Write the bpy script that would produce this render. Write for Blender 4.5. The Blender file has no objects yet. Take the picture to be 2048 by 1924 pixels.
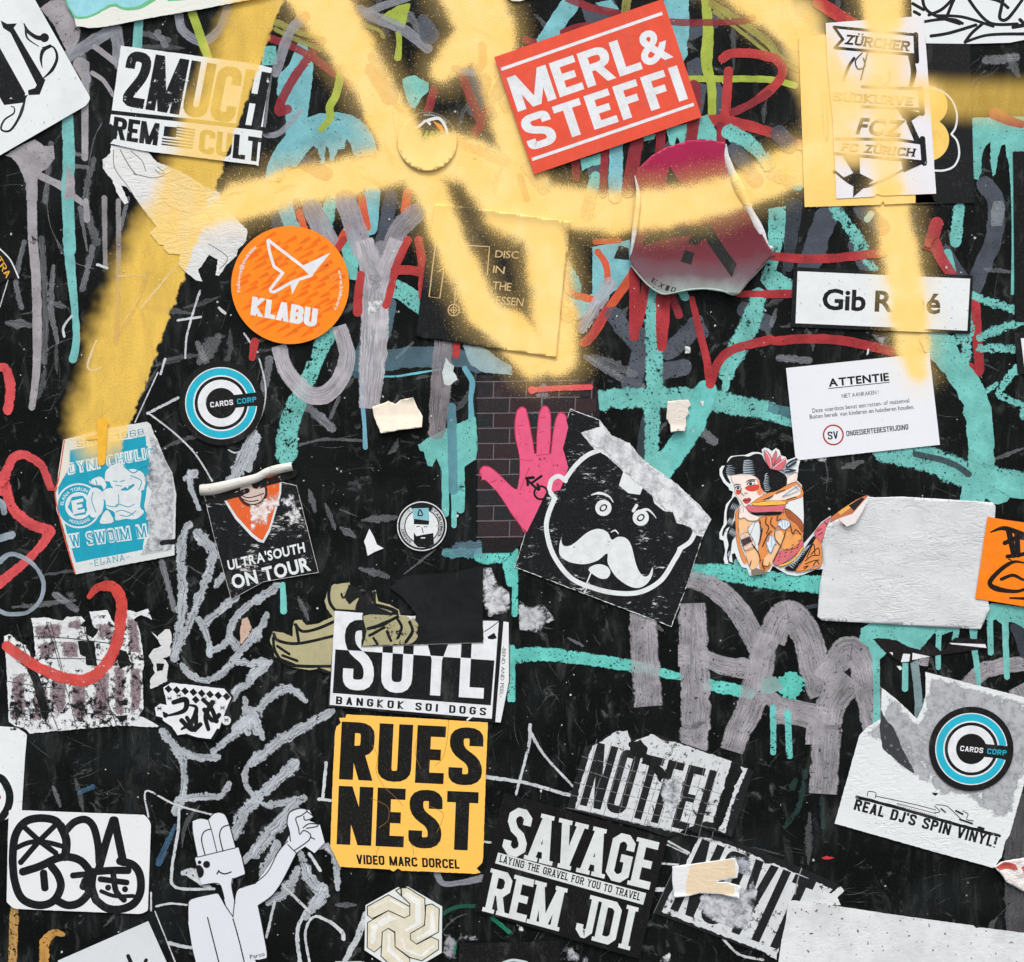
import bpy, math, random
from mathutils import Vector, noise
from mathutils.geometry import tessellate_polygon, delaunay_2d_cdt

# ---------------------------------------------------------------- camera, light, exposure
S = 0.0004                      # metres on the wall per unit of measure (the stretch in view is 0.82 m wide)
ZC = 1.50                       # height of the middle of the view above the pavement
sc = bpy.context.scene
cam = bpy.data.cameras.new('camera'); camo = bpy.data.objects.new('camera', cam)
sc.collection.objects.link(camo)
cam.sensor_width = 36; cam.lens = 50; cam.clip_start = 0.01; cam.clip_end = 4000
camo.location = (0, -2048*S*50/36, ZC); camo.rotation_euler = (math.radians(90), 0, 0)
sc.camera = camo
SUN_EL, SUN_AZ = math.radians(58), math.radians(-28)     # overcast daylight from above, a little from the left
w = bpy.data.worlds.new('World'); sc.world = w; w.use_nodes = True
nt = w.node_tree; nt.nodes.clear()
sky = nt.nodes.new('ShaderNodeTexSky'); sky.sky_type = 'NISHITA'; sky.sun_disc = False
sky.sun_elevation = SUN_EL; sky.sun_rotation = math.radians(180) + SUN_AZ; sky.air_density = 1.0; sky.dust_density = 5.0; sky.ozone_density = 0.6
bg = nt.nodes.new('ShaderNodeBackground'); bg.inputs[1].default_value = 0.12
wo = nt.nodes.new('ShaderNodeOutputWorld')
nt.links.new(sky.outputs[0], bg.inputs[0]); nt.links.new(bg.outputs[0], wo.inputs[0])
sun = bpy.data.lights.new('sun', 'SUN'); sun.energy = 1.5; sun.angle = math.radians(14); sun.color = (1, .965, .92)
suno = bpy.data.objects.new('sun', sun); sc.collection.objects.link(suno)
d = Vector((math.sin(SUN_AZ)*math.cos(SUN_EL), -math.cos(SUN_AZ)*math.cos(SUN_EL), math.sin(SUN_EL)))
suno.rotation_euler = d.to_track_quat('Z', 'Y').to_euler(); suno.location = (0, 0, 6)
sc.view_settings.view_transform = 'Standard'; sc.view_settings.look = 'None'; sc.view_settings.gamma = 1
sc.view_settings.exposure = 0.55; sc.view_settings.use_curve_mapping = False
sc.cycles.transparent_max_bounces = 48; sc.cycles.max_bounces = 4

# ---------------------------------------------------------------- measuring: points given in eight-by-… patches of the wall
TS = 512/1913
TX = {'1': 0, '2': 512, '3': 1024, '4': 1536}; TY = {'A': 0, 'B': 480, 'C': 960, 'D': 1424}
FR = {'W': (1400, 880, .16097)}
def P(s):
    """'A1 10,20 30,40 B2 5,6' -> points on the wall, right and down from the corner of the stretch in view"""
    out = []; t = 'N'
    for tok in s.split():
        if ',' in tok:
            a, b = tok.split(','); a = float(a); b = float(b)
            if t == 'N': out.append((a, b))
            elif t == 'F': out.append((a*1.0302, b*1.03))
            elif t in FR: out.append((FR[t][0]+a*FR[t][2], FR[t][1]+b*FR[t][2]))
            else: out.append((TX[t[1]]+a*TS, TY[t[0]]+b*TS))
        else: t = tok
    return out
def W3(p, h): return Vector(((p[0]-1024)*S, -h, ZC+(962-p[1])*S))
def lin(c):
    r = []
    for v in c:
        v /= 255.0; r.append(v/12.92 if v <= .04045 else ((v+.055)/1.055)**2.4)
    return tuple(r)+(1,)
rnd = random.Random(7)
def catmull(pts, closed=False, step=3.0):
    n = len(pts)
    if n < 3 and not closed:
        (x0, y0), (x1, y1) = pts; L = math.hypot(x1-x0, y1-y0); k = max(1, int(L/step))
        return [(x0+(x1-x0)*i/k, y0+(y1-y0)*i/k) for i in range(k+1)]
    out = []
    rng = range(n if closed else n-1)
    for i in rng:
        if closed: a, b, c, e = pts[i-1], pts[i], pts[(i+1) % n], pts[(i+2) % n]
        else: a, b, c, e = pts[max(i-1, 0)], pts[i], pts[i+1], pts[min(i+2, n-1)]
        L = math.hypot(c[0]-b[0], c[1]-b[1]); k = max(1, int(L/step))
        for j in range(k):
            t = j/k; t2 = t*t; t3 = t2*t
            out.append(tuple(.5*(2*b[m]+(c[m]-a[m])*t+(2*a[m]-5*b[m]+4*c[m]-e[m])*t2+(3*b[m]-a[m]-3*c[m]+e[m])*t3) for m in (0, 1)))
    if not closed: out.append(pts[-1])
    return out
def roughen(pts, amp, step=3.0, seed=0, sc_=.12):
    out = []; n = len(pts)
    for i in range(n):
        a, b = pts[i], pts[(i+1) % n]; L = math.hypot(b[0]-a[0], b[1]-a[1]); k = max(1, int(L/step))
        for j in range(k):
            t = j/k; x = a[0]+(b[0]-a[0])*t; y = a[1]+(b[1]-a[1])*t
            v = noise.noise_vector(Vector((x*sc_, y*sc_, seed*3.7)))+.5*noise.noise_vector(Vector((x*sc_*3, y*sc_*3, seed*1.7)))
            out.append((x+v.x*amp, y+v.y*amp))
    return out

# ---------------------------------------------------------------- node helpers
class NB:
    def __init__(s, tree): s.t = tree; s.n = tree.nodes; s.l = tree.links
    def node(s, ty, ins=(), **kw):
        nd = s.n.new(ty)
        for k, v in kw.items(): setattr(nd, k, v)
        items = ins.items() if isinstance(ins, dict) else enumerate(ins)
        for k, v in items:
            if v is None: continue
            if isinstance(v, bpy.types.NodeSocket): s.l.new(v, nd.inputs[k])
            else: nd.inputs[k].default_value = v
        return nd
    def m(s, op, a, b=None, c=None, clamp=False):
        nd = s.node('ShaderNodeMath', [a, b, c], operation=op, use_clamp=clamp); return nd.outputs[0]
    def vm(s, op, a, b=None, sc_=None):
        nd = s.node('ShaderNodeVectorMath', {0: a, 1: b}, operation=op)
        if sc_ is not None:
            if isinstance(sc_, (int, float)): nd.inputs['Scale'].default_value = sc_
            else: s.l.new(sc_, nd.inputs['Scale'])
        return nd.outputs['Value'] if op in ('DISTANCE', 'LENGTH', 'DOT_PRODUCT') else nd.outputs[0]
    def mr(s, v, a, b, c=0, e=1, smooth=False):
        nd = s.node('ShaderNodeMapRange', [v, a, b, c, e], interpolation_type='SMOOTHSTEP' if smooth else 'LINEAR'); return nd.outputs[0]
    def noise(s, vec, scale, detail=2, rough=.5, dist=0):
        nd = s.node('ShaderNodeTexNoise', {'Vector': vec, 'Scale': scale, 'Detail': detail, 'Roughness': rough, 'Distortion': dist}); return nd.outputs[0]
    def mix(s, f, a, b):
        nd = s.n.new('ShaderNodeMix'); nd.data_type = 'RGBA'; nd.clamp_factor = True
        for i, v in ((0, f), (6, a), (7, b)):
            if isinstance(v, bpy.types.NodeSocket): s.l.new(v, nd.inputs[i])
            else: nd.inputs[i].default_value = v
        return nd.outputs[2]
    def pos(s):
        """place on the wall in its own measure: x right, z up"""
        g = s.n.new('ShaderNodeNewGeometry'); return s.vm('SCALE', g.outputs['Position'], None, 1/S)
    def xyz(s, v):
        nd = s.node('ShaderNodeSeparateXYZ', [v]); return nd.outputs
    def comb(s, x, y, z=0.0): return s.node('ShaderNodeCombineXYZ', [x, y, z]).outputs[0]

def nodepos(p): return ((p[0]-1024), 0, (962-p[1])+ZC/S)
# the yellow spray: a distance field along the can's passes, in the wall's own coordinates; it lies over wall, old paint and stickers alike
SPRAY = [  # (path, half widths, strength)
 ('N 615,-40 660,30 720,128 766,210 806,296', [52, 44, 34, 35, 38], 1),
 ('N 806,296 860,385 913,515 967,620 1072,712', [36, 24, 24, 27, 36], 1),
 ('N 930,-40 970,50 1000,170 1032,300 1066,405 1096,510 1108,630 1114,712', [56, 50, 28, 30, 40, 34, 34, 32], 1),
 ('N 945,80 885,140', [34, 16], 1),
 ('N 400,440 470,405 560,382 700,352 800,328 900,312 1030,350', [8, 28, 31, 31, 32, 40, 42], 1),
 ('N 960,345 1010,420 1050,450', [34, 34, 32], 1),
 ('N 1040,405 1100,412 1225,424 1330,416 1440,396 1540,355 1630,318', [44, 36, 32, 31, 27, 30, 34], 1),
 ('N 1763,-40 1766,40', [38, 30], 1), ('N 1777,385 1798,500 1812,580 1824,690 1834,740', [24, 30, 29, 26, 12], 1),
 ('N 1440,-70 1540,10 1596,70', [40, 36, 28], 1),
]
VEIL = [   # thinner passes: what lies below still shows through
 ('N 1766,10 1768,180 1777,420', [42, 38, 36], .8),
 ('N 1590,40 1640,150 1690,215', [52, 52, 48], .8),
 ('N 1640,160 1660,250 1700,300', [38, 48, 36], .8),
 ('N 1760,200 1850,190', [26, 26], .8),
]
AMBER = [
 ('N 545,-40 490,90 430,260 380,400 310,560 250,720 210,850', [52, 52, 56, 60, 74, 70, 62], .85),
 ('N 1640,180 1760,185 1900,200 2080,205', [34, 36, 34, 40], .55),
]
def field(nb, pos, paths, after=None):
    best = None; base = pos
    for s_, hw, st in paths:
        pp = P(s_)
        for i in range(len(pp)-1):
            A = nodepos(pp[i]); B = nodepos(pp[i+1]); ba = (B[0]-A[0], 0, B[2]-A[2]); L2 = ba[0]**2+ba[2]**2
            # each segment waits for the one before, which keeps the shader's working memory small
            prev = best if best is not None else after
            if prev is not None: pos = nb.node('ShaderNodeVectorMath', [prev, (1e-9, 1e-9, 1e-9), base], operation='MULTIPLY_ADD').outputs[0]
            pa = nb.vm('SUBTRACT', pos, A)
            h = nb.m('DIVIDE', nb.vm('DOT_PRODUCT', pa, ba), L2, clamp=True)
            q = nb.vm('SUBTRACT', pa, nb.vm('SCALE', ba, None, h))
            dd = nb.vm('LENGTH', q)
            r = nb.m('MULTIPLY_ADD', h, hw[i+1]-hw[i], hw[i])
            e = nb.m('SUBTRACT', dd, r)
            best = e if best is None else nb.m('SMOOTH_MIN', best, e, 6.0)
    return best
def spray_group():
    g = bpy.data.node_groups.new('yellow_spray', 'ShaderNodeTree')
    g.interface.new_socket('Color', in_out='INPUT', socket_type='NodeSocketColor')
    g.interface.new_socket('Color', in_out='OUTPUT', socket_type='NodeSocketColor')
    g.interface.new_socket('Cover', in_out='OUTPUT', socket_type='NodeSocketFloat')
    nb = NB(g); gi = g.nodes.new('NodeGroupInput'); go = g.nodes.new('NodeGroupOutput')
    pos = nb.pos(); x, y, z = nb.xyz(pos); flat = nb.comb(x, 0.0, z)
    big = nb.noise(flat, .018, 2); fine = nb.noise(flat, .42, 1); spat = nb.noise(flat, .30, 0)
    # dense pass
    e = field(nb, flat, SPRAY)
    e = nb.m('ADD', e, nb.mr(big, .2, .8, -10, 6))
    f = nb.m('MULTIPLY', nb.mr(e, -22, 36, 1, 0, True), nb.mr(nb.noise(flat, .03, 4, .6), .3, .6, .92, 1.06))
    dm = nb.mr(nb.m('ADD', f, nb.m('MULTIPLY', nb.m('SUBTRACT', fine, .5), .95)), .14, .84, 0, 1, True)
    dm = nb.m('MULTIPLY', dm, nb.mr(e, 40, 22, 0, 1, True))
    spk = nb.m('MULTIPLY', nb.mr(spat, .68, .75, 0, .9), nb.mr(e, 66, 6, 0, .85))
    dm = nb.m('MAXIMUM', dm, spk)
    mist = nb.m('MULTIPLY', nb.mr(e, -5, 58, .30, 0, True), nb.mr(nb.noise(flat, .8, 1), .3, .7, .35, 1.25))
    dm = nb.m('MAXIMUM', dm, mist)
    ve = field(nb, flat, VEIL, dm); ve = nb.m('ADD', ve, nb.mr(big, .2, .8, -5, 12))
    vm_ = nb.m('MULTIPLY', nb.mr(ve, -26, 26, .93, 0, True), nb.m('ADD', .95, nb.m('MULTIPLY', nb.m('SUBTRACT', fine, .5), .5)), clamp=True)
    dm = nb.m('MAXIMUM', dm, vm_)
    # thin amber pass, with a masked straight edge on its right
    e2 = field(nb, flat, AMBER[:1], dm); e2 = nb.m('ADD', e2, nb.mr(big, .2, .8, -16, 16))
    am = nb.mr(e2, -20, 34, .95, 0, True)
    a0 = nodepos((566, 0)); a1 = nodepos((262, 845)); nrm = (-(a1[2]-a0[2]), 0, (a1[0]-a0[0]))
    ln = math.hypot(nrm[0], nrm[2]); nrm = (nrm[0]/ln, 0, nrm[2]/ln)
    side = nb.vm('DOT_PRODUCT', nb.vm('SUBTRACT', flat, a0), nrm)
    side = nb.m('ADD', side, nb.mr(nb.noise(flat, .05, 3), .3, .7, -5, 5))
    am = nb.m('MULTIPLY', am, nb.mr(side, 3, -2, 0, 1, True))
    e3 = field(nb, flat, AMBER[1:], am); am3 = nb.mr(e3, -24, 26, .62, 0, True)
    am = nb.m('MAXIMUM', am, am3)
    wisp = nb.noise(nb.vm('MULTIPLY', flat, (1, 1, .35)), .03, 4, .6)
    am = nb.m('MULTIPLY', am, nb.mr(wisp, .25, .65, .76, 1.0))
    am = nb.m('MULTIPLY', am, nb.m('ADD', .93, nb.m('MULTIPLY', nb.m('SUBTRACT', fine, .5), .5)), clamp=True)
    c1 = nb.mix(am, gi.outputs[0], lin((240, 202, 96)))
    yel = nb.mix(nb.mr(big, .3, .7), lin((250, 212, 124)), lin((252, 224, 152)))
    yel = nb.mix(nb.mr(fine, .25, .8, 0, .25), yel, lin((240, 192, 92)))
    c2 = nb.mix(dm, c1, yel)
    nb.l.new(c2, go.inputs[0]); nb.l.new(nb.m('MAXIMUM', am, dm), go.inputs[1])
    return g
SG = spray_group()

def finish(mat, nb, col, alpha=None, rough=.6, spec=.18, bump=None, bstr=.3, spray=True, metal=0):
    n = nb.n
    if spray:
        gr = n.new('ShaderNodeGroup'); gr.node_tree = SG
        if isinstance(col, bpy.types.NodeSocket): nb.l.new(col, gr.inputs[0])
        else: gr.inputs[0].default_value = col
        col = gr.outputs[0]
    b = n.new('ShaderNodeBsdfPrincipled'); b.inputs['Specular IOR Level'].default_value = spec
    if isinstance(col, bpy.types.NodeSocket): nb.l.new(col, b.inputs['Base Color'])
    else: b.inputs['Base Color'].default_value = col
    if isinstance(rough, bpy.types.NodeSocket): nb.l.new(rough, b.inputs['Roughness'])
    else: b.inputs['Roughness'].default_value = rough
    if bump is not None:
        bp = nb.node('ShaderNodeBump', {'Strength': bstr, 'Distance': S*2.0, 'Height': bump}); nb.l.new(bp.outputs[0], b.inputs['Normal'])
    o = n.new('ShaderNodeOutputMaterial')
    if alpha is not None:
        tr = n.new('ShaderNodeBsdfTransparent'); mx = n.new('ShaderNodeMixShader')
        if isinstance(alpha, bpy.types.NodeSocket): nb.l.new(alpha, mx.inputs[0])
        else: mx.inputs[0].default_value = alpha
        nb.l.new(tr.outputs[0], mx.inputs[1]); nb.l.new(b.outputs[0], mx.inputs[2]); nb.l.new(mx.outputs[0], o.inputs[0])
    else: nb.l.new(b.outputs[0], o.inputs[0])
def newmat(name):
    m = bpy.data.materials.new(name); m.use_nodes = True; m.node_tree.nodes.clear(); return m, NB(m.node_tree)
MC = {}
def paint(c, alpha=1.0, streak=0.0, edge=0.0, pits=0.0, mottle=.12, uv=True, spray=True, grain=0.0, rough=.55, sp=1.0):
    """paint: streak = dry brush lines along the stroke, edge = ragged sides, pits = flaked holes"""
    key = ('p', c, alpha, streak, edge, pits, mottle, uv, spray, grain, rough, sp)
    if key in MC: return MC[key]
    m, nb = newmat('paint'); pos = nb.pos()
    n1 = nb.noise(pos, .02*sp, 4, .6); n2 = nb.noise(pos, .25, 2)
    C = lin(c); dark = tuple(v*(1-mottle*2.2) for v in C[:3])+(1,); lite = tuple(min(1, v*(1+mottle)+.02*mottle) for v in C[:3])+(1,)
    col = nb.mix(nb.mr(n1, .3, .7), dark, lite); col = nb.mix(nb.mr(n2, .45, .75, 0, .35), col, dark)
    a = None
    if alpha < 1 or streak or edge or pits or grain:
        a = nb.m('MULTIPLY', nb.mr(nb.noise(pos, .022, 3, .6), .34, .58, .80, 1.0), alpha)
        if uv:
            tc = nb.n.new('ShaderNodeTexCoord'); u, v, _ = nb.xyz(tc.outputs['UV'])
            if streak:
                sv = nb.comb(nb.m('MULTIPLY', u, .017), nb.m('MULTIPLY', v, 10.0), 0.0)
                st = nb.noise(sv, 1.0, 3, .65, .15); st = nb.mr(st, .5-.22*streak, .62, 0.0, 1.0)
                lo = nb.noise(nb.comb(nb.m('MULTIPLY', u, .02), nb.m('MULTIPLY', v, .8), 3.0), 1.0, 2)
                st = nb.m('MAXIMUM', st, nb.mr(lo, .45+.1*streak, .75, 0, 1))
                a = nb.m('MULTIPLY', a, nb.mr(st, 0, 1, 1-streak, 1))
            if edge:
                en = nb.noise(pos, .10, 4, .65); lim = nb.mr(en, .25, .75, 1-edge, 1.12)
                a = nb.m('MULTIPLY', a, nb.mr(nb.m('SUBTRACT', lim, nb.m('ABSOLUTE', v)), -.04, .10))
        elif edge:
            en = nb.noise(pos, .07, 5, .75); a = nb.m('MULTIPLY', a, nb.mr(en, .5-.3*(1-edge), .58-.3*(1-edge)))
        if pits:
            pn = nb.noise(pos, .22, 2, .6); a = nb.m('MULTIPLY', a, nb.mr(pn, .22+.13*pits, .30+.13*pits))
            pm = nb.noise(pos, .05, 5, .7); a = nb.m('MULTIPLY', a, nb.mr(pm, .24+.15*pits, .29+.15*pits))
        if grain:
            gn = nb.noise(pos, .5, 2, .7); a = nb.m('MULTIPLY', a, nb.mr(gn, .25, .7, 1-grain, 1))
    finish(m, nb, col, a, rough, .2, n2, .25, spray)
    MC[key] = m; return m
def paper(c=(220, 227, 229), dirt=.2, wrinkle=0.0, spray=True, rough=.65, c2=None):
    key = ('w', c, dirt, wrinkle, spray, rough, c2)
    if key in MC: return MC[key]
    m, nb = newmat('paper'); pos = nb.pos()
    n1 = nb.noise(pos, .012, 5, .6); n2 = nb.noise(pos, .12, 3, .6); C = lin(c)
    D = tuple(v*.62 for v in C[:3])+(1,) if c2 is None else lin(c2)
    col = nb.mix(nb.mr(n1, .45, .8, 0, dirt*1.6), C, D); col = nb.mix(nb.mr(n2, .55, .85, 0, dirt), col, D)
    sp_ = nb.noise(pos, .16, 0); col = nb.mix(nb.mr(sp_, .79, .84, 0, min(1, dirt*2)), col, lin((90, 92, 94)))
    bh = nb.noise(nb.vm('MULTIPLY', pos, (1, 1, 2.2)), .035 if wrinkle else .2, 6, .62, .6 if wrinkle else 0)
    if wrinkle:
        rid = nb.m('ABSOLUTE', nb.m('SUBTRACT', bh, .5)); bh = nb.m('MULTIPLY', nb.mr(rid, 0, .12, 1, 0, True), nb.mr(nb.noise(pos, .01, 2), .4, .65, .15, 1.0))
    finish(m, nb, col, None, rough, .22, bh, .1+wrinkle, spray)
    MC[key] = m; return m
def ink(c, wear=0.0, spray=True, rough=.5, scratch=0.0, crack=0.0, alpha=1.0):
    """print on a sticker; wear leaves holes that show the sheet below"""
    key = ('i', c, wear, spray, rough, scratch, crack, alpha)
    if key in MC: return MC[key]
    m, nb = newmat('print'); pos = nb.pos(); C = lin(c)
    n2 = nb.noise(pos, .06, 4, .6)
    col = nb.mix(nb.mr(n2, .35, .75), C, tuple(v*.84+.004 for v in C[:3])+(1,))
    col = nb.mix(nb.mr(nb.noise(pos, .5, 1), .64, .78, 0, .38), col, lin((118, 120, 118)))
    col = nb.mix(nb.mr(nb.noise(nb.vm('MULTIPLY', pos, (1, 1, .4)), .02, 6, .75), .56, .8, 0, .28), col, lin((128, 130, 128)))
    a = None
    if wear or scratch or crack or alpha < 1:
        a = nb.m('ADD', alpha, 0.0)
        if wear:
            wn = nb.noise(pos, .09, 6, .78); big = nb.noise(pos, .012, 2)
            th = nb.mr(big, .3, .7, .27+.2*wear, .31+.33*wear)
            a = nb.m('MULTIPLY', a, nb.mr(nb.m('SUBTRACT', wn, th), -.015, .02))
        if scratch:
            sv = nb.vm('MULTIPLY', pos, (.9, 1, 3.2)); sn = nb.noise(sv, .05, 6, .85, .4); lo = nb.noise(pos, .02, 2)
            th = nb.mr(lo, .35, .65, .24+.08*scratch, .27+.25*scratch)
            a = nb.m('MULTIPLY', a, nb.mr(nb.m('SUBTRACT', sn, th), -.01, .02))
        if crack:
            vo = nb.node('ShaderNodeTexVoronoi', {'Vector': nb.vm('ADD', pos, nb.vm('SCALE', nb.node('ShaderNodeTexNoise', {'Vector': pos, 'Scale': .05}).outputs[1], None, 14.0)), 'Scale': .03}, feature='DISTANCE_TO_EDGE')
            lo = nb.noise(pos, .02, 2)
            a = nb.m('MULTIPLY', a, nb.mr(nb.m('ADD', vo.outputs['Distance'], nb.mr(lo, .4, .62, .05, 0)), .006, .02, 1-crack, 1))
    finish(m, nb, col, a, rough, .13, n2, .08, spray)
    MC[key] = m; return m
def residue(c=(205, 210, 212), cover=.5, fuzz=.08, spray=True, c2=(120, 124, 130)):
    """torn paper fibres left on the wall: patchy and thin"""
    key = ('r', c, cover, fuzz, spray, c2)
    if key in MC: return MC[key]
    m, nb = newmat('torn_paper'); pos = nb.pos()
    n1 = nb.noise(pos, fuzz, 6, .72, .3); n2 = nb.noise(pos, .02, 3)
    th = nb.mr(n2, .3, .7, .62-cover*.5, .40-cover*.4)
    tc = nb.n.new('ShaderNodeTexCoord'); th = nb.m('ADD', th, nb.mr(nb.xyz(tc.outputs['UV'])[0], 0, 1, .34, 0))
    a = nb.mr(nb.m('SUBTRACT', n1, th), -.06, .12, 0, 1)
    col = nb.mix(nb.mr(n1, .36, .58), lin(c2), lin(c))
    finish(m, nb, col, a, .8, .1, n1, .5, spray)
    MC[key] = m; return m

# ---------------------------------------------------------------- objects
def link(o): sc.collection.objects.link(o)
PROPS = ('label', 'category', 'group', 'kind')
def tag(o, label=None, cat=None, group=None, kind=None):
    for k, v in zip(PROPS, (label, cat, group, kind)):
        if v: o[k] = v
def mesh_obj(name, verts, faces, mat, parent=None, origin=None, uvs=None, smooth=False):
    """verts are world points; origin = the thing's own place"""
    me = bpy.data.meshes.new(name)
    org = parent['_o'] if parent is not None and '_o' in parent else (origin or (0, 0, 0))
    org = Vector(org)
    me.from_pydata([tuple(Vector(v)-org) for v in verts], [], faces)
    if uvs:
        uvl = me.uv_layers.new(name='UVMap')
        for lp in me.loops: uvl.data[lp.index].uv = uvs[lp.vertex_index]
    if smooth:
        for p in me.polygons: p.use_smooth = True
    me.materials.append(mat)
    o = bpy.data.objects.new(name, me); link(o)
    if parent is not None: o.parent = parent
    else: o.location = org
    return o
H = {'wall': 0.00002}
def ribbon_geo(pts, width, h, warp=None, cap='round', wob=0.0, seed=0, step=3.0, smooth=True):
    pts = list(pts); n0 = len(pts)
    if isinstance(width, (int, float)): width = [width, width]
    if smooth: sm = catmull(pts, step=step)
    else: sm = pts
    L = [0]
    for i in range(1, len(sm)): L.append(L[-1]+math.hypot(sm[i][0]-sm[i-1][0], sm[i][1]-sm[i-1][1]))
    T = L[-1] or 1
    def wat(s):
        f = s/T*(len(width)-1); i = min(int(f), len(width)-2); return width[i]+(width[i+1]-width[i])*(f-i)
    rows = []
    nS = len(sm)
    nr = []
    for i in range(nS):
        a = sm[max(i-1, 0)]; b = sm[min(i+1, nS-1)]; dx, dy = b[0]-a[0], b[1]-a[1]; l = math.hypot(dx, dy) or 1
        nr.append((dx/l, dy/l))
    def add(p, t, s, wd):
        if wob:
            wl = 1+wob*noise.noise(Vector((s*.05, seed, 1)))+wob*.5*noise.noise(Vector((s*.2, seed, 5)))
            wr = 1+wob*noise.noise(Vector((s*.05, seed, 9)))+wob*.5*noise.noise(Vector((s*.2, seed, 13)))
        else: wl = wr = 1
        nx, ny = -t[1], t[0]
        rows.append(((p[0]+nx*wd*.5*wl, p[1]+ny*wd*.5*wl), (p[0]-nx*wd*.5*wr, p[1]-ny*wd*.5*wr), s))
    w0, w1 = wat(0), wat(T)
    if cap == 'round':
        for k in range(5, 0, -1):
            q = k/5.001; p = (sm[0][0]-nr[0][0]*w0*.5*q, sm[0][1]-nr[0][1]*w0*.5*q); add(p, nr[0], -w0*.5*q, w0*math.sqrt(1-q*q))
    for i in range(nS): add(sm[i], nr[i], L[i], wat(L[i]))
    if cap == 'round':
        for k in range(1, 6):
            q = k/5.001; p = (sm[-1][0]+nr[-1][0]*w1*.5*q, sm[-1][1]+nr[-1][1]*w1*.5*q); add(p, nr[-1], T+w1*.5*q, w1*math.sqrt(1-q*q))
    V = []; F = []; U = []; dz = 1.2e-6/len(rows)
    for i, (a, b, s) in enumerate(rows):
        for p, v in ((a, 1.0), (b, -1.0)):
            V.append(W3(p, h+i*dz+(warp(*p)*S if warp else 0))); U.append((s+seed*37.0, v))
    for i in range(len(rows)-1): F.append((2*i, 2*i+1, 2*i+3, 2*i+2))
    return V, F, U
def fill_geo(loops, h, warp=None, grid=None, zstep=0):
    """filled outline (first loop) with holes, optional inner grid so it can bend"""
    if grid:
        out = loops[0]; xs = [p[0] for p in out]; ys = [p[1] for p in out]
        o2 = []
        for i in range(len(out)):
            a, b = out[i], out[(i+1) % len(out)]; k = max(1, int(math.hypot(b[0]-a[0], b[1]-a[1])/grid))
            o2 += [(a[0]+(b[0]-a[0])*j/k, a[1]+(b[1]-a[1])*j/k) for j in range(k)]
        vs = [Vector(p) for p in o2]; n = len(vs)
        y = min(ys)+grid/2
        while y < max(ys):
            x = min(xs)+grid/2
            while x < max(xs): vs.append(Vector((x+rnd.uniform(-.1, .1)*grid, y+rnd.uniform(-.1, .1)*grid))); x += grid
            y += grid
        r = delaunay_2d_cdt(vs, [], [list(range(n))], 1, 1e-5)
        vo, fo = r[0], r[2]
        V = [W3(p, h+(warp(p[0], p[1])*S if warp else 0)) for p in vo]; return V, [tuple(f) for f in fo]
    flat = [p for l in loops for p in l]
    r = delaunay_2d_cdt([Vector(p) for p in flat], [], [list(range(len(flat)))], 1, 1e-6)
    V = [W3(p, h+(warp(p[0], p[1])*S if warp else 0)) for p in r[0]]
    return V, [tuple(f) for f in r[2]]
def flip(F, V):
    out = []
    for f in F:
        a, b, c = V[f[0]], V[f[1]], V[f[2]]
        n = (b-a).cross(c-a)
        out.append(f if n.y < 0 else tuple(reversed(f)))
    return out
SEED = [0]; LOOSE = {}
WALL = None
def stroke(path, width, mat, name='paint_stroke', parent=None, h=None, label=None, cap='round', wob=.15, warp=None, sharp=False):
    SEED[0] += 1
    if isinstance(width, (int, float)): width = [width, width]
    if parent is None:
        parent = WALL; H['wall'] += 2.2e-6; h = H['wall']
    elif h is None:
        H[parent.name] = H.get(parent.name, 0)+6e-6; h = parent['_h']+H[parent.name]
    V, F, U = ribbon_geo(P(path), [x*TS for x in width], h, warp, cap, wob, SEED[0], smooth=not sharp)
    if parent is WALL and name in ('scuff_mark', 'scratch_line'):      # small loose marks, gathered into one part per paint
        g = LOOSE.setdefault((name, mat.name), [mat, [], [], []]); b = len(g[1]); g[1] += V; g[2] += [tuple(b+i for i in f) for f in F]; g[3] += U
        return None
    o = mesh_obj(name, V, flip(F, V), mat, parent, uvs=U)
    if label: o['label'] = label
    return o
def blob(path, mat, name='paint_patch', parent=None, h=None, rough=1.5, smooth=False, label=None, holes=(), warp=None, grid=None):
    SEED[0] += 1
    if parent is None:
        parent = WALL; H['wall'] += 2.2e-6; h = H['wall']
    elif h is None:
        H[parent.name] = H.get(parent.name, 0)+6e-6; h = parent['_h']+H[parent.name]
    def prep(s_):
        pp = P(s_) if isinstance(s_, str) else s_
        if smooth: pp = catmull(pp, True, 4)
        if rough: pp = roughen(pp, rough, 3, SEED[0])
        return pp
    soft = mat.name.startswith('torn_paper'); out = prep(path); U = None
    V, F = fill_geo([out], h, warp, grid or (5 if soft else None))
    if soft:      # how deep inside the patch each point lies, so its fibres thin out towards the rim
        U = []; wp = [W3(q, 0) for q in out]; n = len(wp)
        for v in V:
            d2 = 1e9
            for i in range(n):
                a = wp[i]; b = wp[(i+1) % n]; bx, bz = b.x-a.x, b.z-a.z; px, pz = v.x-a.x, v.z-a.z
                t = max(0, min(1, (px*bx+pz*bz)/(bx*bx+bz*bz+1e-12))); d2 = min(d2, (px-bx*t)**2+(pz-bz*t)**2)
            U.append(math.sqrt(d2)/S)
        mx = max(U); U = [(min(1, q/min(16, max(3, mx*.7))), 0) for q in U]
    o = mesh_obj(name, V, flip(F, V), mat, parent, uvs=U)
    if label: o['label'] = label
    return o
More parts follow.
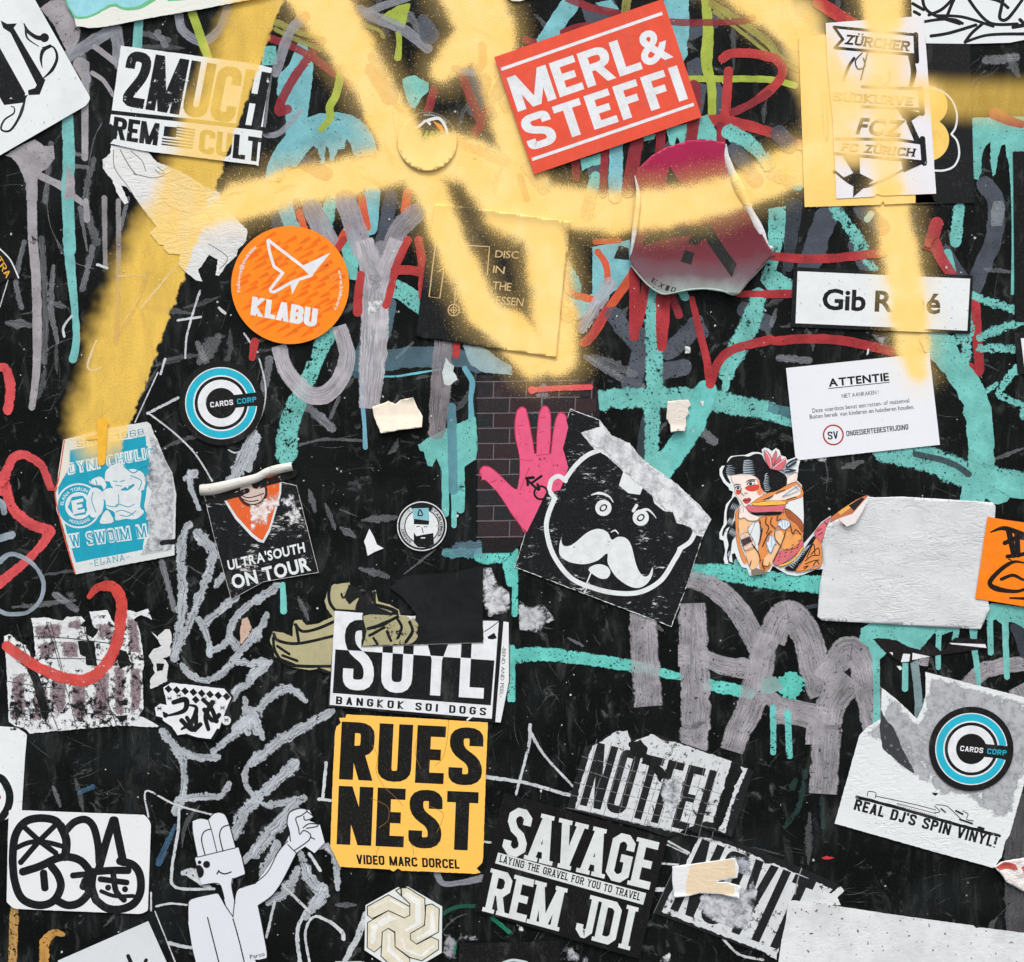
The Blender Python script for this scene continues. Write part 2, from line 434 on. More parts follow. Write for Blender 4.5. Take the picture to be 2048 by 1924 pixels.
def rcorner(pts, r):
    out = []; n = len(pts)
    for i in range(n):
        rr = r[i] if isinstance(r, (list, tuple)) else r
        a, b, c = Vector(pts[i-1]), Vector(pts[i]), Vector(pts[(i+1) % n])
        if rr <= 0: out.append(tuple(b)); continue
        p0 = b+(a-b).normalized()*rr; p1 = b+(c-b).normalized()*rr
        for k in range(6):
            t = k/5; out.append(tuple(p0*(1-t)**2+b*2*t*(1-t)+p1*t*t))
    return out
LEV = .00046
def sticker(name, path, mat, label, cat='sticker', level=1, corner=0, rough=0.0, smooth=False, warp=None, grid=None, thick=.00022, group=None, holes=(), edge=None):
    pp = P(path) if isinstance(path, str) else list(path)
    if corner: pp = rcorner(pp, corner)
    if smooth: pp = catmull(pp, True, 3)
    SEED[0] += 1
    if rough: pp = roughen(pp, rough, 3, SEED[0], .15)
    h = .0005+level*LEV
    cx = sum(p[0] for p in pp)/len(pp); cy = sum(p[1] for p in pp)/len(pp)
    V, F = fill_geo([pp]+[roughen(P(q), rough, 3, 5) if rough else P(q) for q in holes], h, warp, grid)
    F = flip(F, V)
    # find the rim and fold it down as the sheet's own thickness
    cnt = {}
    for f in F:
        for i in range(len(f)):
            e = (f[i], f[(i+1) % len(f)]); cnt[e] = 1
    rim = [e for e in cnt if (e[1], e[0]) not in cnt]
    low = {}
    V = list(V)
    for a, b in rim:
        for q in (a, b):
            if q not in low: low[q] = len(V); V.append(V[q]+Vector((0, thick, 0)))
    F += [(b, a, low[a], low[b]) for a, b in rim]
    o = mesh_obj(name, V, F, mat, origin=W3((cx, cy), h), smooth=False)
    if warp or grid:
        for p in o.data.polygons: p.use_smooth = len(p.vertices) == 3
    if edge: o.data.materials.append(edge); 
    if edge:
        for p in o.data.polygons:
            if len(p.vertices) == 4: p.material_index = 1
    o['_o'] = tuple(W3((cx, cy), h)); o['_h'] = h
    tag(o, label, cat, group)
    return o
def curl(path, width, lift, mat, name, parent, h=None, wob=.3):
    """rolled-over edge: half a tube lying on the sheet"""
    SEED[0] += 1
    pts = catmull(P(path), step=4); n = len(pts); ws = width if isinstance(width, list) else [width, width]
    V = []; F = []; U = []; K = 9; h = parent['_h'] if h is None else h; s = 0
    for i, p in enumerate(pts):
        a = pts[max(i-1, 0)]; b = pts[min(i+1, n-1)]; l = math.hypot(b[0]-a[0], b[1]-a[1]) or 1; t = ((b[0]-a[0])/l, (b[1]-a[1])/l)
        f = i/(n-1)*(len(ws)-1); k = min(int(f), len(ws)-2); wd = (ws[k]+(ws[k+1]-ws[k])*(f-k))*TS*(1+wob*noise.noise(Vector((i*.1, SEED[0], 0))))
        for j in range(K):
            an = math.pi*j/(K-1); q = (p[0]-t[1]*math.cos(an)*wd/2, p[1]+t[0]*math.cos(an)*wd/2)
            V.append(W3(q, h+math.sin(an)*wd*lift*S)); U.append((i*4.0, math.cos(an)))
    for i in range(n-1):
        for j in range(K-1): F.append((i*K+j, i*K+j+1, (i+1)*K+j+1, (i+1)*K+j))
    return mesh_obj(name, V, flip(F, V), mat, parent, uvs=U, smooth=True)

# ---------------------------------------------------------------- lettering
XC = {'0': 0, 'c': .5, '1': 1, '2': .22, '3': .3, '7': .7, '8': .86}
YC = {'0': 0, 'm': .5, '1': 1, '3': .30, '6': .68, '4': .40, '5': .60, '7': .74}
GL = {
 'A': (1, '/l0 c1;/r0 c1;#23 73'), 'B': (1, 'l0 l1;lt rto rmo lm;lm rmo rbo lb'), 'C': (1, 'r6 rto lto lbo rbo r3'),
 'D': (1, 'l0 l1;lt rto rbo lb'), 'E': (.85, 'l0 l1;lt 1t;lm 8m;lb 1b'), 'F': (.82, 'l0 l1;lt 1t;lm 8m'),
 'G': (1, 'r6 rto lto lbo rbo rm cm'), 'H': (1, 'l0 l1;r0 r1;lm rm'), 'I': (0, 'c0 c1'), 'J': (.8, 'r1 rbo lbo l3'),
 'K': (1.02, 'l0 l1;/lm r1;/lm r0'), 'L': (.8, 'l0 l1;lb 1b'), 'M': (1.35, 'l0 l1;r0 r1;/l1 c0;/c0 r1'), 'N': (1.05, 'l0 l1;r0 r1;/l1 r0'),
 'O': (1, 'cto rto rbo lbo lto ct'), 'P': (1, 'l0 l1;lt rto rmo lm'), 'Q': (1, 'cto rto rbo lbo lto ct;/c3 r0'), 'R': (1, 'l0 l1;lt rto rmo lm;/cm r0'),
 'S': (1, 'r6 rto lto l5o r4o rbo lbo l3'), 'T': (.95, '0t 1t;c0 c1'), 'U': (1, 'l1 lbo rbo r1'), 'V': (1.05, '/l1 c0;/c0 r1'),
 'W': (1.5, '/l1 30;/30 c1;/c1 70;/70 r1'), 'X': (1, '/l1 r0;/l0 r1'), 'Y': (1.05, '/l1 cm;/r1 cm;c0 cm'), 'Z': (.95, '0t 1t;/r1 l0;0b 1b'),
 '1': (.5, 'c0 c1;0t ct'), '2': (1, 'l6 lto rto r5o lbo 1b'), '3': (1, 'l6 lto rto rmo cm;cm rmo rbo lbo l3'), '4': (1, 'r0 r1;/r1 l4;l3 13'), '6': (1, 'r6 rto lto lbo rbo rmo lm'),
 '8': (1, 'cto rto rmo lmo lto ct;cm rmo rbo lbo lmo cm'), '9': (1, 'l3 lbo rbo rto lto lmo rm'), '-': (.6, '0m 1m'), "'": (.2, 'c7 c1'), '!': (0, 'c3 c1;c0 cb'), '.': (0, 'c0 cb'), ' ': (.55, ''),
 'Ü': (1, 'l1 lbo rbo r1'), '"': (.5, 'l7 l1;r7 r1'),
}
def block_polys(s, wx, wy, gap, slab=False, rad=1.0, chamfer=False):
    """words in heavy block capitals -> pieces in a unit box; wx, wy = stem and bar as a share of letter width and height"""
    polys = []; x = 0.0
    for ch in s:
        cw, spec = GL[ch]
        if cw == 0: cw = wx*(1.9 if slab else 1)
        sx, sy = 1/wx, 1/wy; Wc, Hc = cw*sx, sy           # letter box in pen units
        def X(c):
            return .5 if c == 'l' else Wc-.5 if c == 'r' else XC[c]*Wc
        def Y(c):
            return .5 if c == 'b' else Hc-.5 if c == 't' else YC[c]*Hc
        k = 0
        for part in [q for q in spec.split(';') if q]:
            dg = part[0] in '/#'; br = part[0] == '#'; pts = [(X(q[0]), Y(q[1]), q[2:] == 'o') for q in part.lstrip('/#').split()]
            if dg and not br:
                (x0, y0, _), (x1, y1, _) = pts
                if not slab: x0 = min(max(x0, .5), Wc-.5); x1 = min(max(x1, .5), Wc-.5)
                pl = [(x0-.5, y0), (x0+.5, y0), (x1+.5, y1), (x1-.5, y1)]
                polys.append(([(x+a/sx, b/sy) for a, b in pl], k)); k += 1
            else:
                cl = []
                n = len(pts)
                for i, (a, b, o) in enumerate(pts):
                    if o and 0 < i < n-1 or (o and ch in 'OQ8' and 0 < i < n-1):
                        p0 = Vector(pts[i-1][:2]); p2 = Vector(pts[i+1][:2]); pb = Vector((a, b))
                        rr = min(rad, (p0-pb).length*.5, (p2-pb).length*.5)
                        q0 = pb+(p0-pb).normalized()*rr; q2 = pb+(p2-pb).normalized()*rr
                        if chamfer: cl += [q0, q2]
                        else:
                            for t in (0, .25, .5, .75, 1): cl.append(q0*(1-t)**2+pb*2*t*(1-t)+q2*t*t)
                    else: cl.append(Vector((a, b)))
                cl = [cl[0]]+[cl[i] for i in range(1, len(cl)) if (cl[i]-cl[i-1]).length > 1e-4]
                lf = []; rt = []
                pen = .5
                for i, p in enumerate(cl):
                    d0 = (p-cl[i-1]).normalized() if i else None; d1 = (cl[i+1]-p).normalized() if i < len(cl)-1 else None
                    if ch in 'OQ' and len(cl) > 3 and k == 0:
                        if i == 0: d0 = d1
                        if i == len(cl)-1: d1 = d0
                    d0 = d0 or d1; d1 = d1 or d0; nn = Vector((-(d0.y+d1.y), d0.x+d1.x)).normalized()
                    c_ = max(.5, nn.dot(Vector((-d1.y, d1.x)))); off = nn*(pen/c_)
                    lf.append(p+off); rt.append(p-off)
                for i in range(len(cl)-1):
                    polys.append(([(x+a.x/sx, a.y/sy) for a in (lf[i], lf[i+1], rt[i+1], rt[i])], k))
                k += 1
            if slab:
                for si, (a, b, o) in enumerate((pts[0], pts[-1])):
                    if (b == 0 or b == Hc) and not br:
                        s0, s1 = (0, .55) if b == 0 else (Hc-.55, Hc)
                        e0, e1 = a-.86, a+.86
                        polys.append(([(x+e0/sx, s0/sy), (x+e1/sx, s0/sy), (x+e1/sx, s1/sy), (x+e0/sx, s1/sy)], 6+2*k+si))
        if ch == 'Ü':
            for q in (.18, .62): polys.append(([(x+q, 1.1), (x+q+.2, 1.1), (x+q+.2, 1.25), (x+q, 1.25)], 0))
        x += cw+gap
    tot = x-gap
    return [([(a/tot, b) for a, b in pl], k) for pl, k in polys]
GC = {}
def bfont_glyph(ch, bold):
    if (ch, bold) not in GC:
        cu = bpy.data.curves.new('t', 'FONT'); cu.body = ch; cu.size = 1; cu.resolution_u = 3; cu.offset = bold
        ob = bpy.data.objects.new('t', cu); link(ob); dg = bpy.context.evaluated_depsgraph_get(); dg.update()
        me = ob.evaluated_get(dg).to_mesh()
        GC[(ch, bold)] = ([(v.co.x, v.co.y) for v in me.vertices], [tuple(p.vertices) for p in me.polygons])
        ob.evaluated_get(dg).to_mesh_clear(); bpy.data.objects.remove(ob); bpy.data.curves.remove(cu)
    return GC[(ch, bold)]
def bfont_polys(s, bold=0.0, spacing=1.0):
    vs = []; fs = []; x = 0
    for ch in s:
        if ch == ' ': x += .30*spacing; continue
        v, f = bfont_glyph(ch, bold)
        if not v: continue
        a0 = min(q[0] for q in v); a1 = max(q[0] for q in v); b = len(vs)
        vs += [(q[0]-a0+x, q[1]) for q in v]; fs += [tuple(b+i for i in p) for p in f]; x += a1-a0+.07*spacing
    x0 = min(v[0] for v in vs); x1 = max(v[0] for v in vs); y0 = min(v[1] for v in vs); y1 = max(v[1] for v in vs)
    return [((a-x0)/(x1-x0), (b-y0)/(y1-y0)) for a, b in vs], fs
def words(parent, s, quad, mat, font='block', wx=.34, wy=.2, gap=.12, slab=False, rad=1.0, chamfer=False, bold=0.0, spacing=1.0, name='lettering', arc=None, warp=None, label=None, clip=None, invert=None):
    """words laid into the slanted box quad = 'bottom-left bottom-right top-left'"""
    H[parent.name] = H.get(parent.name, 0)+6e-6; h0 = parent['_h']+H[parent.name]
    bl, br, tl = P(quad) if isinstance(quad, str) else quad
    ex = (br[0]-bl[0], br[1]-bl[1]); ey = (tl[0]-bl[0], tl[1]-bl[1])
    if arc:       # (cx, cy, r0, r1, a0, a1) letters round a ring, degrees clockwise from the top
        cx, cy, r0, r1, a0, a1 = arc
        def mp(u, v):
            a = math.radians(a0+(a1-a0)*u); r = r0+(r1-r0)*v; return (cx+math.sin(a)*r, cy-math.cos(a)*r)
    else:
        def mp(u, v): return (bl[0]+ex[0]*u+ey[0]*v, bl[1]+ex[1]*u+ey[1]*v)
    V = []; F = []
    if font == 'block':
        for pl, k in block_polys(s, wx, wy, gap, slab, rad, chamfer):
            if clip: pl = clip(pl)
            if len(pl) < 3: continue
            b = len(V)
            for u, v in pl:
                q = mp(u, v); V.append(W3(q, h0+k*1.1e-6+(warp(*q)*S if warp else 0)))
            F.append(tuple(range(b, b+len(pl))))
    else:
        vs, fs = bfont_polys(s, bold, spacing)
        for u, v in vs:
            q = mp(u, v); V.append(W3(q, h0+(warp(*q)*S if warp else 0)))
        F = fs
    o = mesh_obj(name, V, flip(F, V), mat, parent)
    H[parent.name] += 6e-6
    if label: o['label'] = label
    return o
def clip_v(lo, hi):
    def f(pl):
        for lim, sg in ((lo, 1), (hi, -1)):
            out = []
            for i in range(len(pl)):
                a, b = pl[i], pl[(i+1) % len(pl)]; da = (a[1]-lim)*sg; db = (b[1]-lim)*sg
                if da >= 0: out.append(a)
                if (da >= 0) != (db >= 0):
                    t = da/(da-db); out.append((a[0]+(b[0]-a[0])*t, a[1]+(b[1]-a[1])*t))
            pl = out
            if len(pl) < 3: return []
        return pl
    return f
def disc(cx, cy, r, n=72): return [(cx+math.cos(2*math.pi*i/n)*r, cy+math.sin(2*math.pi*i/n)*r) for i in range(n)]
def ring(parent, cx, cy, r0, r1, mat, name='ring', a0=0, a1=360, label=None):
    """ring between two radii; angles in degrees clockwise from the top"""
    H[parent.name] = H.get(parent.name, 0)+6e-6; h = parent['_h']+H[parent.name]
    n = max(6, int((a1-a0)/5)); V = []; F = []
    for i in range(n+1):
        a = math.radians(a0+(a1-a0)*i/n)
        for r in (r0, r1): V.append(W3((cx+math.sin(a)*r, cy-math.cos(a)*r), h))
    for i in range(n): F.append((2*i, 2*i+1, 2*i+3, 2*i+2))
    o = mesh_obj(name, V, flip(F, V), mat, parent)
    if label: o['label'] = label
    return o
def line(parent, path, width, mat, name='drawn_line', **k):
    k.setdefault('wob', .04)
    return stroke(path, width, mat, name, parent, **k)
def shape(parent, path, mat, name='printed_shape', rough=0, **k):
    return blob(path, mat, name, parent, rough=rough, **k)
# ---------------------------------------------------------------- pavement and wall
m, nb = newmat('pavement'); gpos = nb.n.new('ShaderNodeNewGeometry').outputs['Position']
gn = nb.noise(gpos, 30, 5, .7)
finish(m, nb, nb.mix(gn, lin((92, 92, 90)), lin((128, 127, 124))), None, .85, .3, gn, .4, False)
me = bpy.data.meshes.new('pavement'); me.from_pydata([(-300, -600, 0), (300, -600, 0), (300, 4, 0), (-300, 4, 0)], [], [(0, 1, 2, 3)]); me.materials.append(m)
o = bpy.data.objects.new('pavement', me); link(o); tag(o, kind='structure', label='grey pavement in front of the painted wall')

m, nb = newmat('black_painted_panel'); pos = nb.pos(); x, y, z = nb.xyz(pos)
n1 = nb.noise(pos, .006, 6, .62, .4); n2 = nb.noise(nb.vm('MULTIPLY', pos, (1, 1, .35)), .03, 5, .65, .5); n3 = nb.noise(pos, .25, 3, .6)
col = nb.mix(nb.mr(n1, .45, .72), lin((6, 9, 9)), lin((24, 29, 29)))
col = nb.mix(nb.mr(n2, .54, .78, 0, .7), col, lin((64, 69, 68)))
rub = nb.noise(nb.vm('MULTIPLY', pos, (1, 1, .12)), .05, 4, .6, .3); col = nb.mix(nb.m('MULTIPLY', nb.mr(rub, .53, .74, 0, .28), nb.mr(n1, .4, .6)), col, lin((78, 84, 84)))
dust = nb.noise(pos, .6, 1); col = nb.mix(nb.mr(dust, .66, .78, 0, .5), col, lin((96, 102, 100)))
col = nb.mix(nb.mr(n3, .55, .8, 0, .35), col, lin((46, 50, 49)))
sm = nb.noise(nb.vm('ADD', pos, (400, 0, 90)), .022, 7, .72, 1.2); col = nb.mix(nb.mr(sm, .59, .78, 0, .7), col, lin((120, 126, 127)))
finish(m, nb, col, None, .6, .09, n3, .35)
X0, X1, Y0, Y1 = -1500, 3550, -1300, 962+ZC/S
V = [W3(p, 0) for p in ((X0, Y0), (X1, Y0), (X1, Y1), (X0, Y1))]; V += [v+Vector((0, .12, 0)) for v in V]
WALL = mesh_obj('graffiti_wall', V, [(0, 3, 2, 1), (4, 5, 6, 7), (0, 1, 5, 4), (1, 2, 6, 5), (2, 3, 7, 6), (3, 0, 4, 7)], m, origin=W3((1024, Y1), 0))
bpy.context.view_layer.update()
WALL.data.update()
for p in WALL.data.polygons:
    pass
WALL['_o'] = tuple(W3((1024, Y1), 0)); WALL['_h'] = 0
tag(WALL, 'black painted wall covered in brushed, dripping and sprayed graffiti', 'wall')

# ---------------------------------------------------------------- paints
TEAL = (114, 194, 187); TEAL2 = (118, 190, 188); SLATE = (88, 97, 110); RED = (186, 62, 62); DRED = (150, 48, 58); GREY = (158, 156, 163); PALE = (176, 182, 192)
GREEN = (165, 184, 72); PINK = (222, 88, 92)
teal = paint(TEAL, pits=.38, mottle=.10); tealp = paint(TEAL, pits=.42, uv=False, mottle=.10, edge=.0)
tealw = paint(TEAL, pits=.75, edge=.35, mottle=.12); teald = paint(TEAL, edge=.75, pits=.95, mottle=.1); tealpw = paint(TEAL, pits=.8, uv=False)
slate = paint(SLATE, alpha=.72, pits=.3, edge=.05); slatep = paint(SLATE, alpha=.75, pits=.4, uv=False); dslate = paint((62, 70, 80), alpha=.8, pits=.5)
steel = paint((108, 143, 158), alpha=.78, pits=.2); red = paint(RED, alpha=.96, pits=.15, mottle=.13); tred = paint(DRED, alpha=.85, pits=.2, mottle=.15)
rust = paint((214, 92, 60), alpha=.95, pits=.2)
grey = paint((204, 203, 210), streak=.5, edge=.06, alpha=.9, mottle=.10); greyw = paint((190, 189, 196), streak=.48, edge=.10, alpha=.88, pits=.5, mottle=.16, grain=.2)
pale = paint(PALE, streak=.35, edge=.12, alpha=.72, grain=.2); palew = paint((200, 208, 216), streak=.6, edge=.35, alpha=.9); thin = paint((212, 220, 224), edge=.5, alpha=.9, pits=.5)
chalk = paint((204, 214, 222), streak=.82, edge=.62, alpha=.97, mottle=.10, pits=.6); greyflat = paint((162, 160, 165), pits=.45, mottle=.1, edge=.05); greyflatp = paint((162, 160, 165), pits=.55, uv=False)
green = paint(GREEN, pits=.2, mottle=.1); olive = paint((170, 172, 90), alpha=.85, streak=.5, edge=.25, pits=.3)
pink = paint(PINK, edge=.30, pits=.35, streak=.2, mottle=.1, spray=False); coral = paint((214, 80, 72), edge=.2, streak=.3, pits=.25, spray=False)
ochre = paint((222, 170, 92), edge=.3, pits=.6, streak=.4); bluesm = paint((92, 140, 175), edge=.6, streak=.7, alpha=.7, grain=.5)
smear = paint((176, 182, 188), streak=.9, edge=.7, alpha=.45, grain=.5); scr = paint((160, 166, 168), edge=.6, alpha=.5, pits=.5)
whiteres = residue((214, 220, 222), .55, .09); whitethin = residue((190, 196, 200), .25, .07); greyres = residue((150, 154, 160), .25, .06)

def many(s, mat, name='paint_stroke', label=None, **k):
    if mat in (greyw, grey): k.setdefault('cap', 'flat')
    if mat is chalk: k.setdefault('wob', .45)
    """one stroke per line: width(s) | path"""
    for ln in s.strip().splitlines():
        ws, path = ln.split('|'); ws = [float(v)*(1.13 if mat in (teal, tealw, teald, greyw, grey, chalk) else 1) for v in ws.split()]
        stroke(path, ws if len(ws) > 1 else ws[0], mat, name, label=label, **k)

# half-hidden older layers, upper half
h_keep = H['wall']; H['wall'] = .00004
many('''
60 90 60|A1 620,420 650,600 640,760
40|A1 560,1150 640,1160
40|A1 560,1240 650,1250
30 50|A1 960,1480 900,1700
70|A1 1180,250 1230,330
50 20|A1 600,1560 650,1868
50|B1 180,20 120,300 160,500
40 70 40|B1 400,200 380,500 430,760
60|B1 690,60 620,360
60|B1 1480,780 1560,1000 1500,1180
80|B2 100,900 60,1100
90 60|A2 1150,120 1240,250
80 120|A2 1350,1000 1600,1100 1850,1200
60|A2 980,700 1080,820
70|C1 420,860 560,960
60|C1 1210,620 1260,800 1300,960
90|B2 380,1240 560,1400
60 80|B3 560,880 760,1000 960,1090
90|B3 1320,1340 1500,1500
70|B4 90,880 300,900
90|A4 1640,450 1840,430''', paint((176, 182, 190), streak=.8, edge=.6, alpha=.6, grain=.4))
many('''
100 130|A2 860,520 1000,720
110|A2 300,1180 520,1300
120 90|A2 1580,560 1760,860
110|A3 1330,250 1500,160
110 140|A3 1500,640 1560,800
120|A3 1680,1140 1820,1350
110|A3 560,900 620,1300
130|A4 700,1560 850,1700
110 90|B4 650,40 720,200
120|B3 220,30 420,300
90|B2 1330,120 1280,420
100|A4 1560,60 1700,120
120|B3 1740,520 1900,620''', slate)
many('''
90 110|A2 560,1480 520,1700
80|A2 1820,560 1870,800
100|A3 120,1250 240,1400
90|A3 620,1330 560,1600
120 100|A3 1660,1350 1560,1600
90|A4 30,1300 220,1380
110|B3 300,120 460,330 420,560
90 70|B3 1230,300 1290,420
100|B4 1390,450 1500,560
60|B4 1350,560 1430,700
80 60|C3 1700,620 1900,640
90|A4 1430,1560 1400,1800
70|B2 700,60 660,250''', tealw)
many('''
56|A2 860,420 960,560
56|A3 880,430 920,520
50|A3 1380,1040 1420,1250
60|B3 1180,400 1250,560
56|A2 300,1500 330,1640
50|A3 60,1310 110,1480''', tred)
H['wall'] = h_keep
# upper left
blob('A1 300,60 380,0 560,0 600,230 590,300 520,420 470,330 400,180', greyflatp)
blob('A1 40,1160 150,1090 260,1040 330,1090 400,1090 410,1180 360,1250 320,1280 280,1320 280,1500 200,1500 190,1360 140,1240 90,1180', greyflatp)
many('''
75 72 70 50|A1 238,1350 243,1800 B1 245,0 270,300 278,700 270,1000 238,1250''', greyflat, 'paint_drip')
many('''
50 60 40|A1 290,1310 450,1385 530,1450 620,1520
40 50|A1 640,1500 650,1640
60 50|A1 640,480 635,760 635,1180
110 60|A1 600,480 650,600
36 30|A1 690,545 770,600 845,710
44|A1 710,350 790,410 880,480''', greyflat)
many('''
88 92 86|A1 505,880 515,1200 505,1450 525,1868
86 66 50 62|B1 510,0 530,230 562,560 570,760 545,890
70|A1 1036,160 1025,360''', paint(TEAL2, pits=.3), 'paint_drip', 'teal drip running down the wall')
blob('A1 500,1230 560,1330 560,1480 480,1490', greyflatp)
many('''
95|A1 480,440 850,215
95|A1 870,230 895,480
70|A1 1330,95 1370,230 1510,312 1640,220 1700,70''', pale)
many('66 64|A1 1435,90 1505,290 1555,430', green)
many('''
40 44|A1 885,1500 B1 885,200 870,760
45 35|A1 780,1480 785,1868 B1 790,200''', paint((190, 188, 190), alpha=.6, edge=.2, grain=.3), 'paint_drip')
many('''
10|A1 340,1330 350,1500 380,1700 470,1868
12|A1 650,1300 700,1050 760,920
60 90|A1 700,1200 640,1500 720,1800
60|A1 380,1080 340,1500
70|B1 310,0 340,500 330,900
60|A1 1080,250 1250,300
50|B1 1100,250 1000,520 900,700''', smear, 'scuff_mark')
many('14 10|B1 420,0 470,100 560,170 700,215', smear, 'scuff_mark')
many('''
26|B1 730,185 800,210
22|B1 535,570 475,650 480,720
22 18|B1 1490,390 1400,700 1385,880
22|B1 1330,600 1500,575
22|B1 720,755 655,930 690,975 750,955
20|B1 1235,890 1200,1000
12|B1 1180,990 1010,1360
26|B1 1330,1180 1105,1295
16|B1 1105,1290 1300,1440 1460,1600 1585,1800
18|B1 1825,700 1880,780
28|B1 1640,510 1680,545
16|B1 1495,380 1490,410
10|B1 60,300 0,500
14|B1 1710,1570 1760,1590 1850,1560
14|B2 25,890 70,1080 60,1250 0,1400
18|B1 890,270 1080,265
14|B1 910,640 1040,430
20 30|B1 1330,180 1060,500''', thin, 'scratch_line')
many('''
50 90|B1 1390,1780 1440,1750
120 90|B1 1740,1800 1890,1460
70|B1 1860,1700 1920,1480
60 40|B1 1420,1750 C1 1430,60 1490,210''', chalk)
# upper middle
blob('A2 320,300 380,330 430,490 415,650 385,880 470,850 600,838 720,860 810,920 880,1030 905,1120 900,1170 740,1180 700,1070 675,1035 660,1110 610,1120 580,1200 550,1205 545,1110 520,1090 510,1220 485,1230 465,1115 430,1085 380,1140 340,1200 300,1250 250,1240 200,1350 60,1360 90,1220 150,1100 220,1010 225,800 150,700 170,560 250,480', paint((122, 188, 196), pits=.45, uv=False), label='teal spray patch with short drips')
blob('A2 60,350 150,340 160,480 40,490', tealpw)
blob('A2 1090,590 1180,560 1290,620 1290,680 1230,740 1190,815 1150,800 1110,700', tealp)
blob('A2 100,1570 290,1560 380,1700 130,1720', slatep)
many('''
120|A2 870,1440 850,1700
150|A2 240,1560 300,1720
''', paint((122, 188, 196), pits=.3))
blob('A2 650,1800 730,1700 790,1868 B2 750,0 765,120 755,300 700,290 640,80 590,20', tealp)
many('''
100 110|A2 1010,1470 930,1868 B2 890,90
120|A2 1700,600 1640,820
100|A2 1880,560 1800,700''', slate)
many('''
60 66|A2 790,1480 825,1700
70|A2 1135,1440 1115,1570
50|A2 325,1590 365,1720
60|A2 690,1700 590,1868''', rust)
many('''
56 60|A2 100,285 250,340 420,430 700,630
62 70|A2 500,300 340,500 220,690 170,830 235,815
62|A2 1330,670 1285,840
66|A2 1540,560 1600,720 1690,930
66|A2 1790,680 1680,920 1640,1000
50|A2 1870,640 1913,560''', tred, label='dark red brushed line')
many('''
56 60 60 44|A2 640,500 605,690 550,800 555,880 485,970''', green, 'paint_drip', 'lime green drip ending on teal')
blob('A2 950,110 1060,40 1155,25 1130,130 1110,210 1020,180 930,130', paint(GREEN, pits=.35, uv=False))
many('''
60 40|A2 160,170 320,240 490,290
40|A2 150,220 330,310 500,370
34|A2 820,190 920,230 950,275''', olive)
many('44 40 56|A2 1065,250 1070,330 1060,430', green, 'paint_drip')
many('''
60|A2 830,90 960,40 1140,-20
90 84|A2 780,80 940,150 1100,220 1280,360
66 60|A2 1690,340 1690,470 1620,540 1490,510
80|A2 370,120 250,250 150,540
46|A2 100,560 70,800 60,990 180,990 330,830''', pale)
many('90 150|A2 1250,150 1300,260', slate)
# grey drips of the big Y and O letters
many('''
150|A2 1200,1590 1080,1700 1000,1868 B2 940,80
''', paint((176, 174, 182), streak=.5, alpha=.82, edge=.05))
many('''
150|A2 420,1560 540,1800
160|A2 670,1490 740,1700 800,1868''', paint((180, 178, 188), streak=.3, alpha=.85, pits=.3))
# middle left
many('''
150 110 120 150 160 170|B2 530,700 430,950 340,1150 280,1280 240,1430 225,1600''', paint(TEAL, pits=1.0, edge=.15), label='worn teal band above the black poster with orange shield')
many('60 110|B2 960,520 820,760 760,980', paint((70, 104, 118), alpha=.7))
many('''
160 150|B2 740,900 980,900 1150,875 1380,880
130|B2 1300,860 1500,880 1650,930
100|B2 1000,480 960,700''', paint((92, 124, 138), alpha=.68, pits=.2), label='see-through slate blue band')
many('''
14 20 14|B2 960,1020 1080,1015 1380,965''', paint((110, 190, 205), pits=.4, edge=.3))
many('36 34 30 36|B2 795,1050 795,1200 810,1380 817,1550', paint((112, 170, 190)), 'paint_drip', 'thin blue drip beside the grey brush stroke')
many('40 44 34 46|B2 1560,960 1615,1060 1605,1180 1610,1330', paint((104, 170, 186)), 'paint_drip')
blob('B2 1045,290 1130,330 1225,395 1222,565 1130,500 1060,440 1010,430', tealpw)
blob('B2 1210,1530 1280,1480 1380,1430 1480,1380 1640,1318 1660,1560 1640,1640 1560,1690 1560,1868 1455,1868 1440,1700 1380,1720 1390,1868 1380,1700 1345,1625 1320,1690 1285,1690 1260,1600 1250,1580 1225,1570', tealp)
many('''
60 54 54|B2 1415,1650 1415,1868 C2 1415,250
90 80 60|B2 1510,1650 1515,1868 C2 1525,40 1528,220
40 36 40|B2 1460,1350 1475,1868 C2 1480,200 1480,340''', paint((112, 196, 192), pits=.25), 'paint_drip', 'teal drip left of the brick sticker')
many('70|B2 1460,1250 1475,1868', paint((104, 160, 176), alpha=.7), 'paint_drip')
many('''
100 110 120 120 110 100|B2 170,790 230,980 390,1150 520,1150 630,1040 680,860 620,640''', grey, label='brushed grey loop under the round orange sticker')
many('''
130 170 190 180 130|B2 800,0 870,250 890,560 870,900 845,1260''', grey, label='wide brushed grey stem with streaks')
many('120|B2 1060,0 990,180 900,380', grey)
many('140 160 130|B2 1400,760 1380,1100 1350,1430', paint((156, 152, 158), streak=.6, edge=.12, alpha=.85))
blob('B2 900,170 870,230 820,210 830,320 850,400 930,400 960,260', greyres)
blob('B2 1420,880 1450,920 1480,940 1475,980 1510,1040 1440,1090 1405,1080 1390,990', paint((205, 220, 220), pits=.2, uv=False))
blob('B2 830,440 960,440 960,480 890,560 820,560', whiteres)
many('''
56|B2 655,0 605,70
60 54|B2 1135,0 1050,190 1000,400 970,490
64|B2 1215,0 1245,200 1245,420
70|B2 1040,225 1150,225 1260,245
60 70|B2 785,260 765,400 760,540
54|B2 1500,770 1495,860''', red, label='red brushed line of a large letter')
many('64 50|B1 1905,760 1885,880', red, 'paint_drip')
blob('B2 1540,780 1700,800 1830,900 1913,940 1913,1010 1700,990 1600,930', paint((160, 190, 196), pits=.3, uv=False, alpha=.8))
